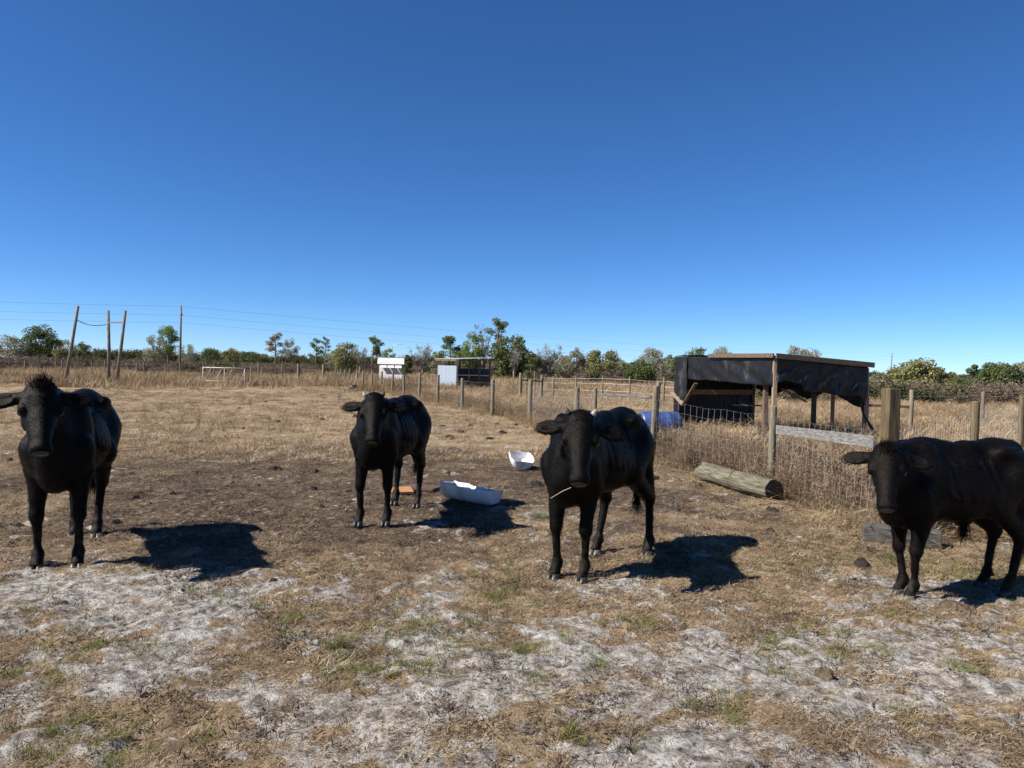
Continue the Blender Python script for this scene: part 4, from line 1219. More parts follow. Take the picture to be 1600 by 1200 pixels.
def yard_things():
    tin_shed(); white_hut(); hay_feeder()
    p = at(1028, 668, 16.2)
    drum('plastic_drum', 'blue plastic drum lying on its side left of the tarp shelter', (p.x + .02, 16.2, .31), (1, .18, 0), .29, .88, M['blue'], M['black_plastic'])
    g = ground_at(733, 786)
    half_barrel('feed_trough', 'white barrel half lying tilted in the second heifer\'s shadow', (g.x, g.y + .05, gz(g.x, g.y) - .005), (math.radians(-7), math.radians(5), math.radians(-24)), .178, .62, 1)
    g = ground_at(812, 734)
    half_barrel('feed_trough', 'smaller white barrel half seen end on left of the third heifer', (g.x, g.y + .2, gz(g.x, g.y) + .030), (math.radians(7), math.radians(-14), math.radians(98)), .18, .42, 4, True)
    # log
    a = ground_at(1101, 752); b = ground_at(1212, 784)
    a = Vector((a.x, a.y + .1, .13)); b = Vector((b.x, b.y + .05, .12))
    L = (b - a).length
    root = tag(empty('old_log', (a + b) / 2), 'weathered grey log lying on the grass by the wire fence', 'log')
    dv = b - a; root.rotation_euler = (0, -math.asin(dv.z / L), math.atan2(dv.y, dv.x))
    nseg, na = 26, 30; V = []; Fq = []
    for i_ in range(nseg + 1):
        t = i_ / nseg
        for j_ in range(na):
            an = 2 * math.pi * j_ / na
            crack = .010 * max(0, math.sin(an * 7 + 1.5 * math.sin(t * 5))) ** 6
            rr_ = .118 + .012 * t + .006 * math.sin(an * 2 + t * 3) + .004 * math.sin(an * 5 + 11 * t) - crack + random.uniform(-.0015, .0015)
            V.append(((t - .5) * L + (.03 * math.sin(an * 3 + 1) + .02 * math.sin(an * 8) if i_ == 0 else 0), rr_ * math.cos(an), rr_ * math.sin(an)))
    for i_ in range(nseg):
        for j_ in range(na): Fq.append((i_*na + j_, i_*na + (j_+1) % na, (i_+1)*na + (j_+1) % na, (i_+1)*na + j_))
    bark = link('bark_surface', mesh_np('bark_surface', np.array(V), np.array(Fq), True), M['log'], root)
    for s_ in (1, -1):
        MB().tube([(s_ * (L / 2 - .06), 0, 0), (s_ * (L / 2 + (.006 if s_ == 1 else -.022)), 0, 0)], [.108, .121 if s_ == 1 else .11], 22, True, .03).build('cut_end', M['logend'], root)
    MB().tube([(.02 + .01 * math.sin(3 * t), -.131 * math.cos(t), .131 * math.sin(t)) for t in np.linspace(-.9, 3.6, 18)], .004, 4).build('wire_loop', M['rust'], bark)
    # squared timber
    a = ground_at(1352, 846); b = ground_at(1476, 858)
    o = MB().beam((a.x, a.y + .06, .075), (b.x, b.y + .06, .07), .16, .15).build('squared_timber', M['darktimber'], bevel=.012)
    tag(o, 'grey squared timber lying on the ground below the thick corner post', 'timber')
    # plywood scraps behind the second heifer
    g = ground_at(628, 772)
    o = MB().box((g.x, g.y, gz(g.x, g.y) + .035), (.24, .22, .03), Matrix.Rotation(.35, 3, 'Z') @ Matrix.Rotation(.12, 3, 'X')).build('plywood_scrap', M['ply'], bevel=.003)
    tag(o, 'orange plywood scrap on the dirt behind the second heifer\'s legs', 'board')
    g = ground_at(658, 768)
    o = MB().box((g.x, g.y + .1, gz(g.x, g.y) + .03), (.42, .34, .03), Matrix.Rotation(-.3, 3, 'Z') @ Matrix.Rotation(-.04, 3, 'X')).build('plywood_scrap', M['plydark'], bevel=.003)
    tag(o, 'dirty brown plywood scrap right of the orange one', 'board')
    # rubber tub far off
    g = at(552, 600, 44); root = tag(empty('rubber_tub', (g.x, 44, 0)), 'black rubber tub in the far pasture above the second heifer', 'tub')
    MB().tube([(0, 0, .0), (0, 0, .24), (0, 0, .25), (0, 0, .23), (0, 0, .05)], [.20, .25, .24, .22, .17], 18, False).build('bowl', M['black_plastic'], root, True)
    MB().tube([(0, 0, .045), (0, 0, .05)], [.18, .18], 18).build('bottom', M['black_plastic'], root)
    # leaning poles
    root = tag(empty('leaning_pole'), 'tall leaning pole on the left, first of the three bare poles', 'pole')
    def pole(px0, py0, px1, d, r, par, nm='shaft'):
        t = at(px0, py0, d); b = at(px1, 600, d); z = gz(b.x, d)
        MB().tube([(b.x, d, z - .3), ((b.x + t.x) / 2 + .03, d, t.z / 2), tuple(t)], [r * 1.15, r, r * .85], 8, True).build(nm, M['farwood'], par, True)
        return t, Vector((b.x, d, 0))
    t1, b1 = pole(122, 478, 101, 45, .095, root)
    root = tag(empty('leaning_pole'), 'middle upright pole of the three bare poles', 'pole')
    t2, b2 = pole(169, 485, 170, 46, .095, root)
    root = tag(empty('leaning_pole'), 'right leaning pole of the three, joined by a crossbar', 'pole')
    t3, b3 = pole(196, 485, 181, 45, .095, root)
    MB().tube([at(168, 504, 45.9), at(194, 504, 45.1)], .035, 6).build('crossbar', M['farwood'], root)
    a = at(120, 500, 45); b = at(168, 507, 46)
    o = tag(MB().tube([a.lerp(b, t) - Vector((0, 0, .22 * math.sin(t * math.pi) * (1 - .3 * t))) for t in np.linspace(0, 1, 14)], .022, 5, True, .35).build('slack_rope', M['cable']), 'slack dark rope strung between the first two bare poles', 'rope')
    # utility line
    U1 = at(283, 480, 90); U1b = Vector((at(281, 600, 90).x, 90, 0)); U2 = at(1394, 552, 235); U2b = Vector((at(1391, 600, 235).x, 235, 0))
    U3 = at(961, 563, 520)
    for P, Bq, lab, r in ((U1, U1b, 'tall utility pole standing left of centre on the horizon', .13), (U2, U2b, 'distant utility pole right of the tarp shelter', .17)):
        root = tag(empty('utility_pole'), lab, 'utility pole')
        root = MB().tube([Bq - Vector((0, 0, .4)), (Bq + P) / 2, P], [r * 1.15, r, r * .8], 8).build('shaft', M['farwood'], root, True)
        MB().tube([P, P + Vector((.05, 0, .28))], [.05, .03], 6).build('insulator', M['cable'], root)
        MB().tube([P - Vector((0, 0, 1.0)) + Vector((.15, 0, 0)), P - Vector((0, 0, .8)) + Vector((.15, 0, 0))], [.05, .05], 6).build('insulator', M['cable'], root)
    U0 = Vector((U1.x - 75, 62, U1.z + .4))
    for dz, lab, sg in ((0.1, 'topmost overhead wire of the utility line', 1.6), (-.95, 'middle overhead wire of the utility line', 1.9), (-1.85, 'lowest overhead wire of the utility line', 2.2)):
        pts = []
        for P, Q, s in ((U0, U1, .7), (U1, U2, sg)):
            for i in range(24):
                t = i / 24; pts.append(P.lerp(Q, t) + Vector((0, 0, dz - 4 * s * t * (1 - t))))
        pts.append(U2 + Vector((0, 0, dz)))
        pts.append(U2 + Vector((150, 60, dz)))
        tag(MB().tube(pts, .010, 4, False).build('overhead_wire', M['cable']), lab, 'wire')
    # lamp standard
    root = tag(empty('street_lamp'), 'thin grey lamp standard with long arm behind the white hut', 'lamp')
    t = at(613, 541, 150); MB().tube([(t.x, 150, 0), t], .07, 6).build('shaft', M['wire'], root)
    e = at(624, 538, 150); arm = MB().tube([t, t.lerp(e, .5) + Vector((0, 0, .15)), e], .05, 5).build('arm', M['wire'], root)
    MB().box(tuple(e + Vector((.25, 0, 0))), (.6, .3, .12)).build('lamp_head', M['wire'], arm)


yard_things()


# ------------------------------------------------------------------ heifers
def surface_nets(Fv, org, h):
    nx, ny, nz = Fv.shape
    s = Fv < 0
    cnt = np.zeros((nx - 1, ny - 1, nz - 1), np.int8)
    cs = [(i, j, k) for i in (0, 1) for j in (0, 1) for k in (0, 1)]
    sl = lambda c: (slice(c[0], nx - 1 + c[0]), slice(c[1], ny - 1 + c[1]), slice(c[2], nz - 1 + c[2]))
    for c in cs: cnt += s[sl(c)]
    act = (cnt > 0) & (cnt < 8)
    I = np.argwhere(act)
    idx = -np.ones(act.shape, np.int64); idx[act] = np.arange(len(I))
    acc = np.zeros((len(I), 3)); num = np.zeros(len(I))
    val = {c: Fv[I[:, 0] + c[0], I[:, 1] + c[1], I[:, 2] + c[2]] for c in cs}
    for a in cs:
        for ax in range(3):
            if a[ax]: continue
            b = list(a); b[ax] = 1; b = tuple(b)
            va, vb = val[a], val[b]; m = (va < 0) != (vb < 0)
            t = np.where(m, va / np.where(m, va - vb, 1), 0)
            p = np.tile(np.array(a, float), (len(I), 1)); p[:, ax] += t
            acc[m] += p[m]; num[m] += 1
    V = org + h * (I + acc / num[:, None])
    Q = []
    for ax in range(3):
        o1, o2 = (ax + 1) % 3, (ax + 2) % 3
        a = [slice(None)] * 3; b = [slice(None)] * 3
        a[ax] = slice(0, -1); b[ax] = slice(1, None)
        ch = s[tuple(a)] != s[tuple(b)]
        E = np.argwhere(ch)
        E = E[(E[:, o1] > 0) & (E[:, o2] > 0) & (E[:, o1] < Fv.shape[o1] - 1) & (E[:, o2] < Fv.shape[o2] - 1)]
        inside = s[E[:, 0], E[:, 1], E[:, 2]]
        d1 = np.zeros(3, int); d1[o1] = 1; d2 = np.zeros(3, int); d2[o2] = 1
        g = lambda e: idx[e[:, 0], e[:, 1], e[:, 2]]
        q = np.stack([g(E - d1 - d2), g(E - d2), g(E), g(E - d1)], 1)
        q[~inside] = q[~inside][:, ::-1]
        Q.append(q)
    Q = np.concatenate(Q)
    return V, Q[(Q >= 0).all(1)]


class SDF:
    def __init__(self, lo, hi, h):
        self.h = h; self.lo = np.array(lo, float)
        n = np.ceil((np.array(hi) - self.lo) / h).astype(int) + 1
        self.ax = [self.lo[i] + h * np.arange(n[i]) for i in range(3)]
        self.F = np.full(tuple(n), 0.5, np.float32)

    def _sub(self, lo, hi):
        s = []
        for i in range(3):
            a = int(max(0, np.floor((lo[i] - self.lo[i]) / self.h))); b = int(min(len(self.ax[i]), np.ceil((hi[i] - self.lo[i]) / self.h) + 1))
            s.append(slice(a, max(a, b)))
        G = np.meshgrid(self.ax[0][s[0]], self.ax[1][s[1]], self.ax[2][s[2]], indexing='ij')
        return tuple(s), np.stack(G, -1)

    def _put(self, s, d, k, cut=False):
        A = self.F[s]
        if cut:
            d = -d; hh = np.clip(.5 - .5 * (d - A) / k, 0, 1)
            self.F[s] = d * (1 - hh) + A * hh + k * hh * (1 - hh) if False else np.maximum(A, d) + np.maximum(k - np.abs(A - d), 0) ** 2 / (4 * k)
        else:
            self.F[s] = np.minimum(A, d) - np.maximum(k - np.abs(A - d), 0) ** 2 / (4 * k)

    def ell(self, c, r, k=.03, R=None, cut=False):
        c = np.array(c, float); r = np.array(r, float); m = r.max() + k + .05
        s, P = self._sub(c - m, c + m); q = P - c
        if R is not None: q = q @ np.array(R, float)          # columns of R are the local axes
        k0 = np.linalg.norm(q / r, axis=-1); k1 = np.linalg.norm(q / (r * r), axis=-1) + 1e-9
        self._put(s, (k0 * (k0 - 1) / k1).astype(np.float32), k, cut)

    def cone(self, a, b, ra, rb, k=.03):
        a = np.array(a, float); b = np.array(b, float); m = max(ra, rb) + k + .05
        s, P = self._sub(np.minimum(a, b) - m, np.maximum(a, b) + m)
        ab = b - a; t = np.clip(((P - a) @ ab) / (ab @ ab), 0, 1)
        d = np.linalg.norm(P - a - t[..., None] * ab, axis=-1) - (ra + (rb - ra) * t)
        self._put(s, d.astype(np.float32), k)


def hair_mesh(roots, dirs, length, width, rng, bend=.35):
    n = len(roots)
    d = dirs / (np.linalg.norm(dirs, axis=1)[:, None] + 1e-9)
    side = np.cross(d, rng.normal(size=(n, 3))); side /= np.linalg.norm(side, axis=1)[:, None] + 1e-9
    L = (length * rng.uniform(.5, 1.25, n))[:, None]
    mid = roots + d * L * .55
    tip = roots + d * L + rng.normal(size=(n, 3)) * L * .12 + np.array((0, 0, -1)) * L * bend
    w = width
    V = np.stack([roots - side * w, roots + side * w, mid + side * w * .8, mid - side * w * .8, tip + side * w * .15, tip - side * w * .15], 1).reshape(-1, 3)
    b = np.arange(n)[:, None] * 6
    return V, np.concatenate([b + np.array((0, 1, 2, 3)), b + np.array((3, 2, 4, 5))])


def heifer(label, front, rear, scale, feet, head_off, look, pitch, seed, coat='coat', girth=1.0, pale=(), horns=((0, ''), (0, '')), tuft=1.0, tlen=1.0, sheath=False, head_roll=0.0, straw=False, tail=True, ears=(-.2, -.2)):
    """front/rear: world ground points midway between the fore and hind feet; feet: local nudges (x,y) of FL, FR, HL, HR;
    head_off: poll position from the fore feet (forward, left, height) ; look: world point the face turns to"""
    rng = np.random.default_rng(seed)
    front = Vector(front); rear = Vector(rear)
    hd = (front - rear).normalized()
    rz = math.atan2(hd.y, hd.x)
    org = (front + rear) / 2
    root = tag(empty('heifer', (org.x, org.y, gz(org.x, org.y)), rz), label, 'cow', 'black heifers facing the camera')
    S = scale; half = (front - rear).length / 2
    S3 = lambda x, y, z: np.array((x, y, z)) * S
    xf, xr = half / S, -half / S                                # in model units
    f = SDF((-1.25 * S, -.60 * S, -.03), (1.5 * S, .85 * S, 1.5 * S), .0115)
    E = lambda c, r, k=.04, R=None, cut=False: f.ell(S3(*c), np.array(r) * S, k, R, cut)
    Cn = lambda a, b, ra, rb, k=.03: f.cone(S3(*a), S3(*b), ra * S, rb * S, k)
    g = girth
    mx = (xf + xr) / 2
    # trunk
    E((mx + .04, 0, .825), (.50, .195 * g, .258), .05)
    E((mx - .10, 0, .765), (.36, .215 * g, .212), .08)           # belly
    E((xf - .06, 0, .80), (.25, .148, .295), .08)                 # chest
    E((xf + .07, 0, .68), (.13, .10, .16), .07)                 # brisket
    E((xr + .03, 0, .93), (.27, .178, .215), .08)                # rump
    Cn((xf - .12, 0, 1.075), (mx - .1, 0, 1.065), .065, .06, .08)
    Cn((mx - .1, 0, 1.065), (xr - .12, 0, 1.075), .06, .06, .07)
    E((xf - .14, 0, 1.085), (.20, .065, .065), .06)              # withers
    for sgn in (1, -1):
        E((xf - .09, sgn * .110, .90), (.115, .075, .24), .06, np.array(Matrix.Rotation(.18, 3, 'Y')))
        E((xf + .03, sgn * .112, .75), (.10, .065, .13), .05)
        E((xr + .10, sgn * .152, 1.055), (.065, .042, .044), .07)   # hook bones
        E((xr - .19, sgn * .075, .98), (.055, .045, .055), .05)  # pin bones
        E((xr - .02, sgn * .118, .85), (.19, .085, .22), .06)     # thigh
        E((mx - .25, sgn * .25 * g, .985), (.13, .065, .085), .09, None, True)  # hollow flank
    for i in range(6):                                           # faint ribs
        x = mx + .22 - i * .085
        for sgn in (1, -1):
            Cn((x, sgn * .148 * g, 1.0), (x - .05, sgn * .215 * g, .74), .006, .008, .03)
    # legs
    fx = [xf + feet[0][0], xf + feet[1][0], xr + feet[2][0], xr + feet[3][0]]
    fy = [.115 + feet[0][1], -.115 + feet[1][1], .12 + feet[2][1], -.12 + feet[3][1]]
    foot = []
    for i in range(4):
        sgn = 1 if i % 2 == 0 else -1
        x, y = fx[i], fy[i]
        if i < 2:
            el = (xf - .06, sgn * .118, .66); fet = (x - .035, y, .115)
            kn = ((el[0] * .35 + fet[0] * .65) + .025, sgn * .13 * .35 + y * .65, .365)
            Cn((xf + .02, sgn * .12, .80), el, .095, .085, .05)
            Cn(el, kn, .074, .041, .04)
            E((kn[0], kn[1], kn[2]), (.041, .039, .058), .025)
            Cn(kn, fet, .030, .024, .02)
            E((fet[0] - .004, fet[1], fet[2]), (.036, .035, .044), .02)
            Cn(fet, (x + .005, y, .05), .031, .039, .02)
        else:
            st = (xr + .16, sgn * .135, .69); fet = (x - .045, y, .12)
            hk = (fet[0] * .75 + xr * .25 - .085, sgn * .13 * .4 + y * .6, .43)
            Cn((xr - .02, sgn * .12, .86), st, .13, .10, .06)
            Cn((xr - .10, sgn * .115, .80), (hk[0] + .03, hk[1], .52), .105, .045, .05)
            Cn(st, hk, .09, .045, .05)
            E((hk[0] - .012, hk[1], hk[2] + .015), (.052, .04, .066), .025)
            Cn(hk, fet, .034, .026, .02)
            E((fet[0] - .004, fet[1], fet[2]), (.037, .035, .044), .02)
            Cn(fet, (x + .0, y, .05), .031, .039, .02)
            E((fet[0] - .045, fet[1] - .016, fet[2] - .02), (.014, .011, .018), .008)
            E((fet[0] - .045, fet[1] + .016, fet[2] - .02), (.014, .011, .018), .008)
        foot.append((x, y))
    # udder / sheath
    if sheath: E((mx - .12, 0, .545), (.07, .035, .05), .05)
    else: E((xr + .10, 0, .60), (.09, .075, .06), .05)
    # head frame
    poll = np.array((xf + head_off[0], head_off[1], head_off[2]))
    inv = Matrix.Rotation(-rz, 3, 'Z')
    pw = root.location + Matrix.Rotation(rz, 3, 'Z') @ Vector(poll * S)
    lk = inv @ (Vector(look) - pw); lk.z = 0; lk.normalize()
    fw = np.array(lk)
    pa = math.radians(pitch)
    A = fw * math.cos(pa) + np.array((0, 0, -math.sin(pa)))      # poll to muzzle
    Cc = fw * math.sin(pa) + np.array((0, 0, math.cos(pa)))      # out of the forehead
    Bb = np.cross(Cc, A)                                         # towards its left
    rr = math.radians(head_roll)
    Bb, Cc = Bb * math.cos(rr) + Cc * math.sin(rr), Cc * math.cos(rr) - Bb * math.sin(rr)
    RH = np.stack([A, Bb, Cc], 1)
    HS = 1.06
    hp = lambda a, b, c: tuple(poll + (A * a + Bb * b + Cc * c) * HS)
    # neck
    nk = hp(.09, 0, -.12)
    Cn((xf - .10, 0, .96), nk, .130, .086, .06)
    Cn((xf + .00, 0, .83), hp(.14, 0, -.17), .130, .070, .07)
    Cn((xf - .14, 0, 1.06), hp(.02, 0, -.06), .075, .072, .06)
    Cn((xf + .09, 0, .64), hp(.17, 0, -.20), .07, .035, .07)     # dewlap
    # head
    E(hp(.085, 0, -.065), (.110, .098, .085), .03, RH)
    E(hp(.015, 0, -.035), (.045, .078, .045), .03, RH)            # poll
    Cn(hp(.10, 0, -.080), hp(.38, 0, -.070), .098, .054, .03)
    Cn(hp(.15, 0, -.120), hp(.38, 0, -.102), .058, .036, .03)
    E(hp(.412, 0, -.070), (.052, .064, .054), .018, RH)           # muzzle
    E(hp(.400, 0, -.112), (.038, .040, .022), .02, RH)             # chin
    for sgn in (1, -1):
        E(hp(.145, sgn * .090, -.050), (.050, .024, .030), .02, RH)   # brow
        E(hp(.165, sgn * .062, -.118), (.085, .030, .058), .03, RH)     # cheek
        E(hp(.26, sgn * .100, -.045), (.055, .016, .022), .03, RH, True)
        E(hp(.458, sgn * .038, -.048), (.018, .017, .014), .008, RH, True)   # nostril
        # ear
        ed = Bb * sgn * .93 - A * .10 - Cc * .05 + np.array((0, 0, ears[0 if sgn == 1 else 1])); ed /= np.linalg.norm(ed)
        et = np.cross(ed, Cc); et /= np.linalg.norm(et); en = np.cross(ed, et)
        RE = np.stack([ed, et, en], 1)
        eb = np.array(hp(.055, sgn * .085, -.075))
        Cn(tuple(eb), tuple(eb + ed * .055), .034, .036, .025)
        E(tuple(eb + ed * .108), (.092, .056, .021), .02, RE)
        sg2 = 1 if en @ Cc > 0 else -1
        E(tuple(eb + ed * .112 + en * sg2 * .022), (.068, .036, .015), .006, RE, True)
    # tail
    if tail:
        tb = (xr - .24, 0, 1.03)
        pts = [tb, (xr - .30, .01, .95), (xr - .315, .02, .75), (xr - .30, .02, .52)]
        for a, b, ra, rb in zip(pts[:-1], pts[1:], (.036, .028, .022), (.028, .022, .017)): Cn(a, b, ra, rb, .02)
    V, Q = surface_nets(f.F, f.lo, f.h)
    # gentle skin relief
    me = mesh_np('body', V, Q, True)
    nor = np.empty(len(V) * 3, np.float32); me.vertices.foreach_get('normal', nor); nor = nor.reshape(-1, 3)
    rel = (fbm(V[:, 0] * 9 + V[:, 1] * 3 + 40, V[:, 2] * 7 + V[:, 1] * 4 + 40, seed, 3) - .5) * .015
    V = V + nor * rel[:, None]
    me.vertices.foreach_set('co', V.astype(np.float32).ravel()); me.update()
    body = link('body', me, M[coat], root)
    body.modifiers.new('s', 'SMOOTH').iterations = 2
    # coat hair softening the outline
    pk = rng.integers(0, len(V), 17000)
    up = V[pk, 2] > .12
    pk = pk[up]
    back = np.array((-1.0, 0, -.55)) + rng.normal(size=(len(pk), 3)) * .25
    nn = nor[pk]; dr = back - nn * (back * nn).sum(1)[:, None] + nn * .42
    HV, HF = hair_mesh(V[pk] - nn * .002, dr, .022, .0011, rng, .1)
    link('coat_hair', mesh_np('coat_hair', HV, HF), M['hair'], root)
    # poll tuft
    k = int(260 * tuft)
    r0 = np.array([np.array(hp(rng.uniform(-.02, .07), rng.normal() * .026, .008)) * S for _ in range(k)])
    dr = np.stack([np.array((0, 0, 1.0)) * rng.uniform(.3, 1) + Bb * rng.normal() * .28 + A * rng.uniform(-.2, .5 if tlen > .9 else 1.2) + Cc * .2 for _ in range(k)])
    HV, HF = hair_mesh(r0, dr, .072 * tlen, .0015, rng, .15)
    link('poll_hair', mesh_np('poll_hair', HV, HF), M['hair_brown'], root)
    # hair along the ear rims
    k = 260
    for sgn in (1, -1):
        rl = []; dl = []
        ed = Bb * sgn * .93 - A * .10 - Cc * .05 + np.array((0, 0, ears[0 if sgn == 1 else 1])); ed /= np.linalg.norm(ed); et = np.cross(ed, Cc); et /= np.linalg.norm(et)
        for _ in range(k):
            t = rng.uniform(0, 6.283); eb = np.array(hp(.055, sgn * .085, -.075)) + ed * .115
            rl.append((eb + ed * .086 * math.cos(t) + et * .051 * math.sin(t)) * S); dl.append(ed * math.cos(t) + et * math.sin(t) + rng.normal(size=3) * .3)
        HV, HF = hair_mesh(np.array(rl), np.array(dl), .011, .0013, rng, .1)
        link('ear_hair', mesh_np('ear_hair', HV, HF), M['hair'], root)
    if tail:
        k = 260; e = np.array((xr - .30, .02, .53)) * S
        r0 = e + rng.normal(size=(k, 3)) * .012 + np.array((0, 0, -1)) * rng.uniform(0, .12, k)[:, None]
        HV, HF = hair_mesh(r0, np.array((0, 0, -1.0)) + rng.normal(size=(k, 3)) * .16, .17, .0016, rng, .1)
        link('tail_switch', mesh_np('tail_switch', HV, HF), M['hair'], root)
    if sheath:
        k = 200; e = np.array((mx - .13, 0, .51)) * S
        r0 = e + rng.normal(size=(k, 3)) * np.array((.016, .012, .008))
        HV, HF = hair_mesh(r0, np.array((.1, 0, -1.0)) + rng.normal(size=(k, 3)) * .16, .11, .0014, rng, .1)
        link('belly_tuft', mesh_np('belly_tuft', HV, HF), M['hair'], root)
    # eyes, horns, nose pad
    for sgn in (1, -1):
        c = np.array(hp(.168, sgn * .101, -.066)) * S
        mb = MB(); ax = Vector(Bb * sgn + Cc * .45).normalized()
        mb.tube([Vector(c) + ax * t for t in (-.018, -.008, .002, .009, .013, .015)], [.020, .022, .020, .014, .007, .001], 14, True)
        mb.build('eye', M['eye'], root, True)
        hs, hm = horns[0 if sgn == 1 else 1]
        if hs:
            b0 = Vector(np.array(hp(-.005, sgn * .068, -.02)) * S); dv = Vector(Bb * sgn * .8 + np.array((0, 0, .75)) + Cc * .1).normalized()
            mb = MB(); mb.tube([b0, b0 + dv * .03 * hs, b0 + dv * .05 * hs + Vector((0, 0, .008)), b0 + dv * .062 * hs + Vector((0, 0, .016))], [.021, .018, .012, .004], 10, True)
            mb.build('horn', M[hm], root, True)
    mb = MB(); c = Vector(np.array(hp(.452, 0, -.055)) * S)
    Av, Bv, Cv = Vector(A), Vector(Bb), Vector(Cc)
    n = 14; ring = []
    for sc_, out in ((1.0, .0), (.72, .010), (.35, .0135)):
        for j in range(n):
            a = 2 * math.pi * j / n
            mb.v.append(tuple(c + Bv * .046 * S * sc_ * math.cos(a) + Cv * .028 * S * sc_ * math.sin(a) + Av * (out - .004)))
    for i in range(2):
        for j in range(n): mb.f.append((i * n + j, i * n + (j + 1) % n, (i + 1) * n + (j + 1) % n, (i + 1) * n + j))
    mb.f.append(tuple(2 * n + j for j in range(n)))
    mb.build('nose_pad', M['nose'], root, True)
    # hooves, two claws each
    for i, (x, y) in enumerate(foot):
        mb = MB()
        for sgn in (1, -1):
            b = len(mb.v); rings = [(.0, .040, .021, .014), (.022, .038, .021, .010), (.052, .030, .019, .000)]
            for z, rx, ry, off in rings:
                for j in range(10):
                    a = 2 * math.pi * j / 10
                    cx = x + .014 + off + rx * math.cos(a) * (1.25 if math.cos(a) > 0 else .9)
                    mb.v.append((cx * S, (y + sgn * .0225 + ry * math.sin(a) - sgn * .004 * math.cos(a)) * S, z * S))
            for r_ in range(2):
                for j in range(10): mb.f.append((b + r_*10 + j, b + r_*10 + (j+1) % 10, b + (r_+1)*10 + (j+1) % 10, b + (r_+1)*10 + j))
            mb.f.append(tuple(b + 20 + j for j in range(10))); mb.f.append(tuple(b + j for j in reversed(range(10))))
        mb.build('hoof', M['hoof_pale'] if i in pale else M['hoof'], root, True)
    if straw:
        a = Vector(np.array(hp(.455, -.045, -.085)) * S)
        st = inv @ Vector((-1, -.1, -.3))
        MB().tube([a, a + st * .05 + Vector((0, 0, -.006)), a + st * .13 + Vector((0, 0, -.03))], [.0018, .0018, .0012], 5).build('straw_stalk', M['twine'], root)
    return root


CAMP = (0, 0, 1.2)
heifer('black heifer at the far left edge with a spiky tuft of poll hair', (-3.22, 5.27, 0), (-3.58, 6.22, 0), 1.10, ((0, 0), (0, 0), (.03, -.03), (-.02, .05)),
       (.30, -.03, 1.235), (0, 0, 1.2), 51, 21, pale=(2,), head_roll=-4, ears=(-.12, -.28), tuft=1.25)
heifer('smaller black heifer second from left standing on the dark dirt', (-1.26, 6.82, 0), (-1.10, 7.80, 0), 1.02, ((-.04, 0), (.04, 0), (.05, .02), (-.05, -.01)),
       (.30, .10, 1.205), (-.3, 0, 1.2), 48, 33, head_roll=5, ears=(-.28, -.06), horns=((.35, 'horn_dark'), (.4, 'horn')), tuft=.5, tlen=.45)
heifer('black heifer third from left with pale horn buds and a straw in its mouth', (.43, 5.25, 0), (.90, 6.02, 0), 1.05, ((-.02, -.02), (.02, .02), (-.10, .07), (.10, -.03)),
       (.25, .19, 1.165), (0, 0, 1.2), 53, 45, head_roll=-2, ears=(-.28, -.12), horns=((.55, 'horn'), (.55, 'horn_dark')), tuft=.6, tlen=.5, girth=.95, straw=True, pale=(3,))
heifer('shaggy black heifer at the right edge seen side on with its head turned', (2.66, 4.97, 0), (3.40, 5.18, 0), .93, ((.02, -.03), (-.03, .05), (.02, .01), (.0, .03)),
       (.30, .13, 1.13), (.2, 0, 1.2), 54, 57, head_roll=4, ears=(-.3, -.14), coat='coat_brown', tuft=1.2, tlen=.7, sheath=True, pale=(0,))


# ------------------------------------------------------------------ dung, chips, hay
def pat(px, py, half_px, kind, label, group, name='dung_pat'):
    g = ground_at(px, py); r = max(.025, half_px / F_PX * g.y)
    rng = np.random.default_rng(int(px * 3 + py))
    nr, na = 9, 22; V = [(0, 0, 0)]; Fq = []
    h = r * rng.uniform(.30, .55)
    ox, oy = rng.uniform(0, 50, 2)
    for i in range(1, nr + 1):
        t = i / nr
        for j in range(na):
            a = 2 * math.pi * j / na
            ca, sa = math.cos(a), math.sin(a)
            k = 1 + .9 * (fbm(np.array([ca * 1.3 + ox]), np.array([sa * 1.3 + oy]), 4, 3)[0] - .5)
            crag = fbm(np.array([ca * t * 3.0 + ox]), np.array([sa * t * 3.0 + oy]), 9, 3)[0]
            z = h * (1 - t ** 3) * (.15 + 1.7 * crag) + rng.uniform(-.08, .08) * h - .014 * t ** 4
            V.append((ca * r * t * k + rng.uniform(-.04, .04) * r, sa * r * t * k * .8, z))
    V[0] = (0, 0, h * .8)
    F3 = []
    for j in range(na):
        F3.append((0, 1 + j, 1 + (j + 1) % na, 1 + (j + 1) % na))
    for i in range(nr - 1):
        for j in range(na):
            b = 1 + i * na; F3.append((b + j, b + na + j, b + na + (j + 1) % na, b + (j + 1) % na))
    me = bpy.data.meshes.new(name); me.from_pydata(V, [], [tuple(dict.fromkeys(q)) for q in F3]); me.update()
    o = link(name, me, M[kind]); o.location = (g.x, g.y, gz(g.x, g.y) + .004); o.rotation_euler = (0, 0, rng.uniform(0, 6.28))
    return tag(o, label, 'dung', group)


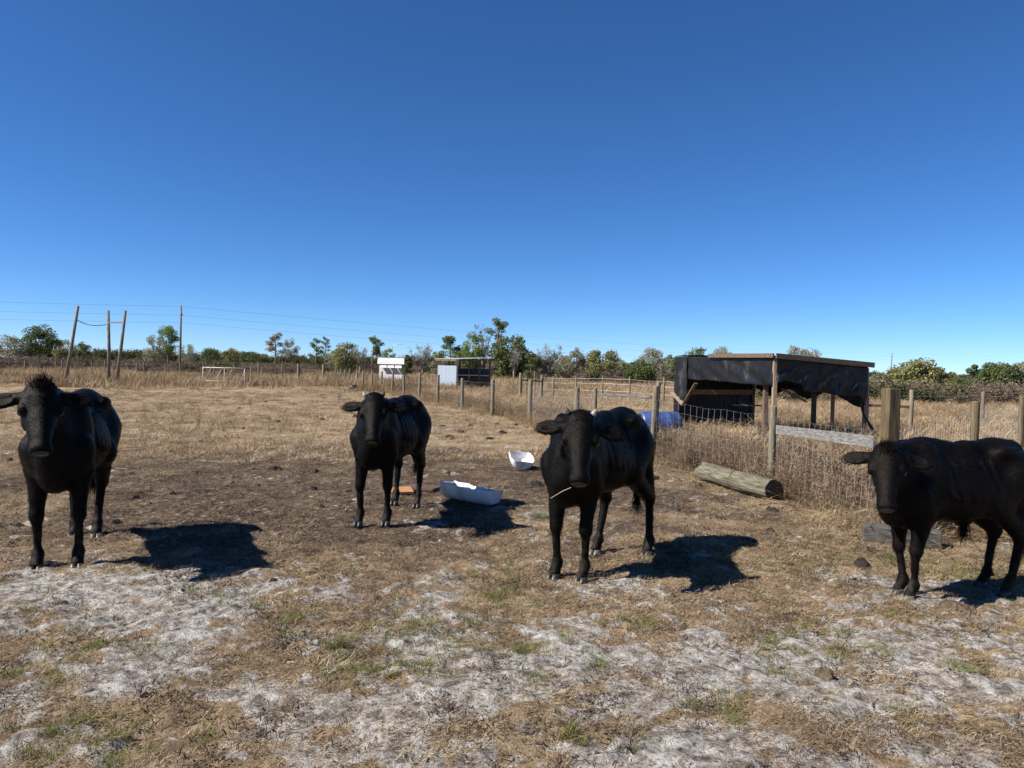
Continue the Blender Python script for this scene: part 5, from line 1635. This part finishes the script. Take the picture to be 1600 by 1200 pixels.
pat(430, 736, 13, 'dung_dark', 'black crumbled dung heap midway between first and second heifers', None)
pat(495, 741, 10, 'dung_dark', 'pointed black dung heap left of the second heifer', None)
pat(1495, 955, 30, 'dung_brown', 'broad flat brown dung heap below the fourth heifer', None)
pat(1288, 1060, 20, 'dung_brown', 'brown folded dung lump in the right foreground sand', None)
pat(1348, 886, 16, 'dung_dark', 'dark dung pat on the grass left of the fourth heifer\'s feet', None)
pat(437, 1018, 10, 'dung_brown', 'crumbly brown lump in the left foreground sand', None)
pat(1086, 761, 13, 'dung_brown', 'crumbling dung heap left of the weathered log', None)
pat(1053, 791, 13, 'dung_grey', 'pale grey dry clod right of the third heifer', None)
pat(1202, 992, 11, 'dung_brown', 'left one of two brown clods in the right foreground grass', None)
pat(1237, 986, 12, 'dung_brown', 'right one of two brown clods in the right foreground grass', None)
pat(1222, 1040, 9, 'dung_dark', 'dark clod left of the brown folded dung lump', None)
for px, py, hp_ in ((212, 783, 7), (180, 821, 12), (30, 820, 8), (18, 851, 8), (427, 911, 8), (226, 1086, 7), (333, 690, 5), (350, 690, 5), (313, 688, 5), (385, 718, 8), (404, 762, 6), (490, 766, 6), (545, 770, 6),
                    (270, 775, 6), (205, 740, 7), (245, 662, 5), (420, 654, 5), (435, 658, 5), (503, 655, 6), (530, 714, 5), (703, 680, 9), (720, 673, 7), (784, 675, 10), (812, 712, 9), (838, 757, 11), (834, 729, 8), (822, 790, 9),
                    (700, 741, 5), (745, 708, 5), (1025, 747, 9), (1040, 770, 9), (1085, 803, 7), (1180, 852, 8), (1205, 834, 10), (1300, 813, 9), (1334, 909, 6), (1205, 800, 11), (1060, 800, 9), (283, 790, 5), (380, 668, 4), (480, 690, 4),
                    (100, 948, 6), (590, 936, 7), (480, 820, 5), (415, 628, 4), (462, 634, 5), (640, 742, 5), (60, 760, 6), (15, 720, 6), (268, 705, 6), (1130, 815, 6)):
    pat(px, py, hp_, 'dung_dark', 'small dark dried dung pat on the trodden pasture', 'small dung pats')


_r = random.Random(77)
for _i in range(34):
    pat(_r.uniform(190, 560) if _i < 24 else _r.uniform(690, 840), _r.uniform(632, 800) if _i < 24 else _r.uniform(660, 720), _r.uniform(3, 7), 'dung_dark', 'small dark dried dung pat on the trodden pasture', 'small dung pats')


def chips():
    for px, py in ((208, 738), (365, 703), (347, 790), (262, 745), (745, 752), (786, 762), (622, 744), (688, 700), (1020, 795), (975, 1043), (283, 925), (455, 1040), (540, 800)):
        g = ground_at(px, py); rng = random.Random(px)
        o = MB().box((0, 0, 0), (rng.uniform(.018, .04), .014, .010)).build('pale_chip', M['chip'], bevel=.004)
        o.location = (g.x, g.y, gz(g.x, g.y) + .012); o.rotation_euler = (rng.uniform(-.3, .3), rng.uniform(-.3, .3), rng.uniform(0, 6))
        tag(o, 'tiny pale chip lying on the trodden pasture', 'chip', 'pale chips on the ground')


chips()


def hay_wad():
    g = ground_at(846, 808); rng = np.random.default_rng(8)
    V, Fq = blades(420, .11, .05, .13, .004, 1.5, 2, False, rng)
    o = link('hay_wad', mesh_np('hay_wad', V, Fq), M['haywad']); o.location = (g.x, g.y, gz(g.x, g.y)); o.scale = (.9, .8, .9)
    tag(o, 'pale green wad of hay left of the third heifer\'s forelegs', 'hay')


hay_wad()
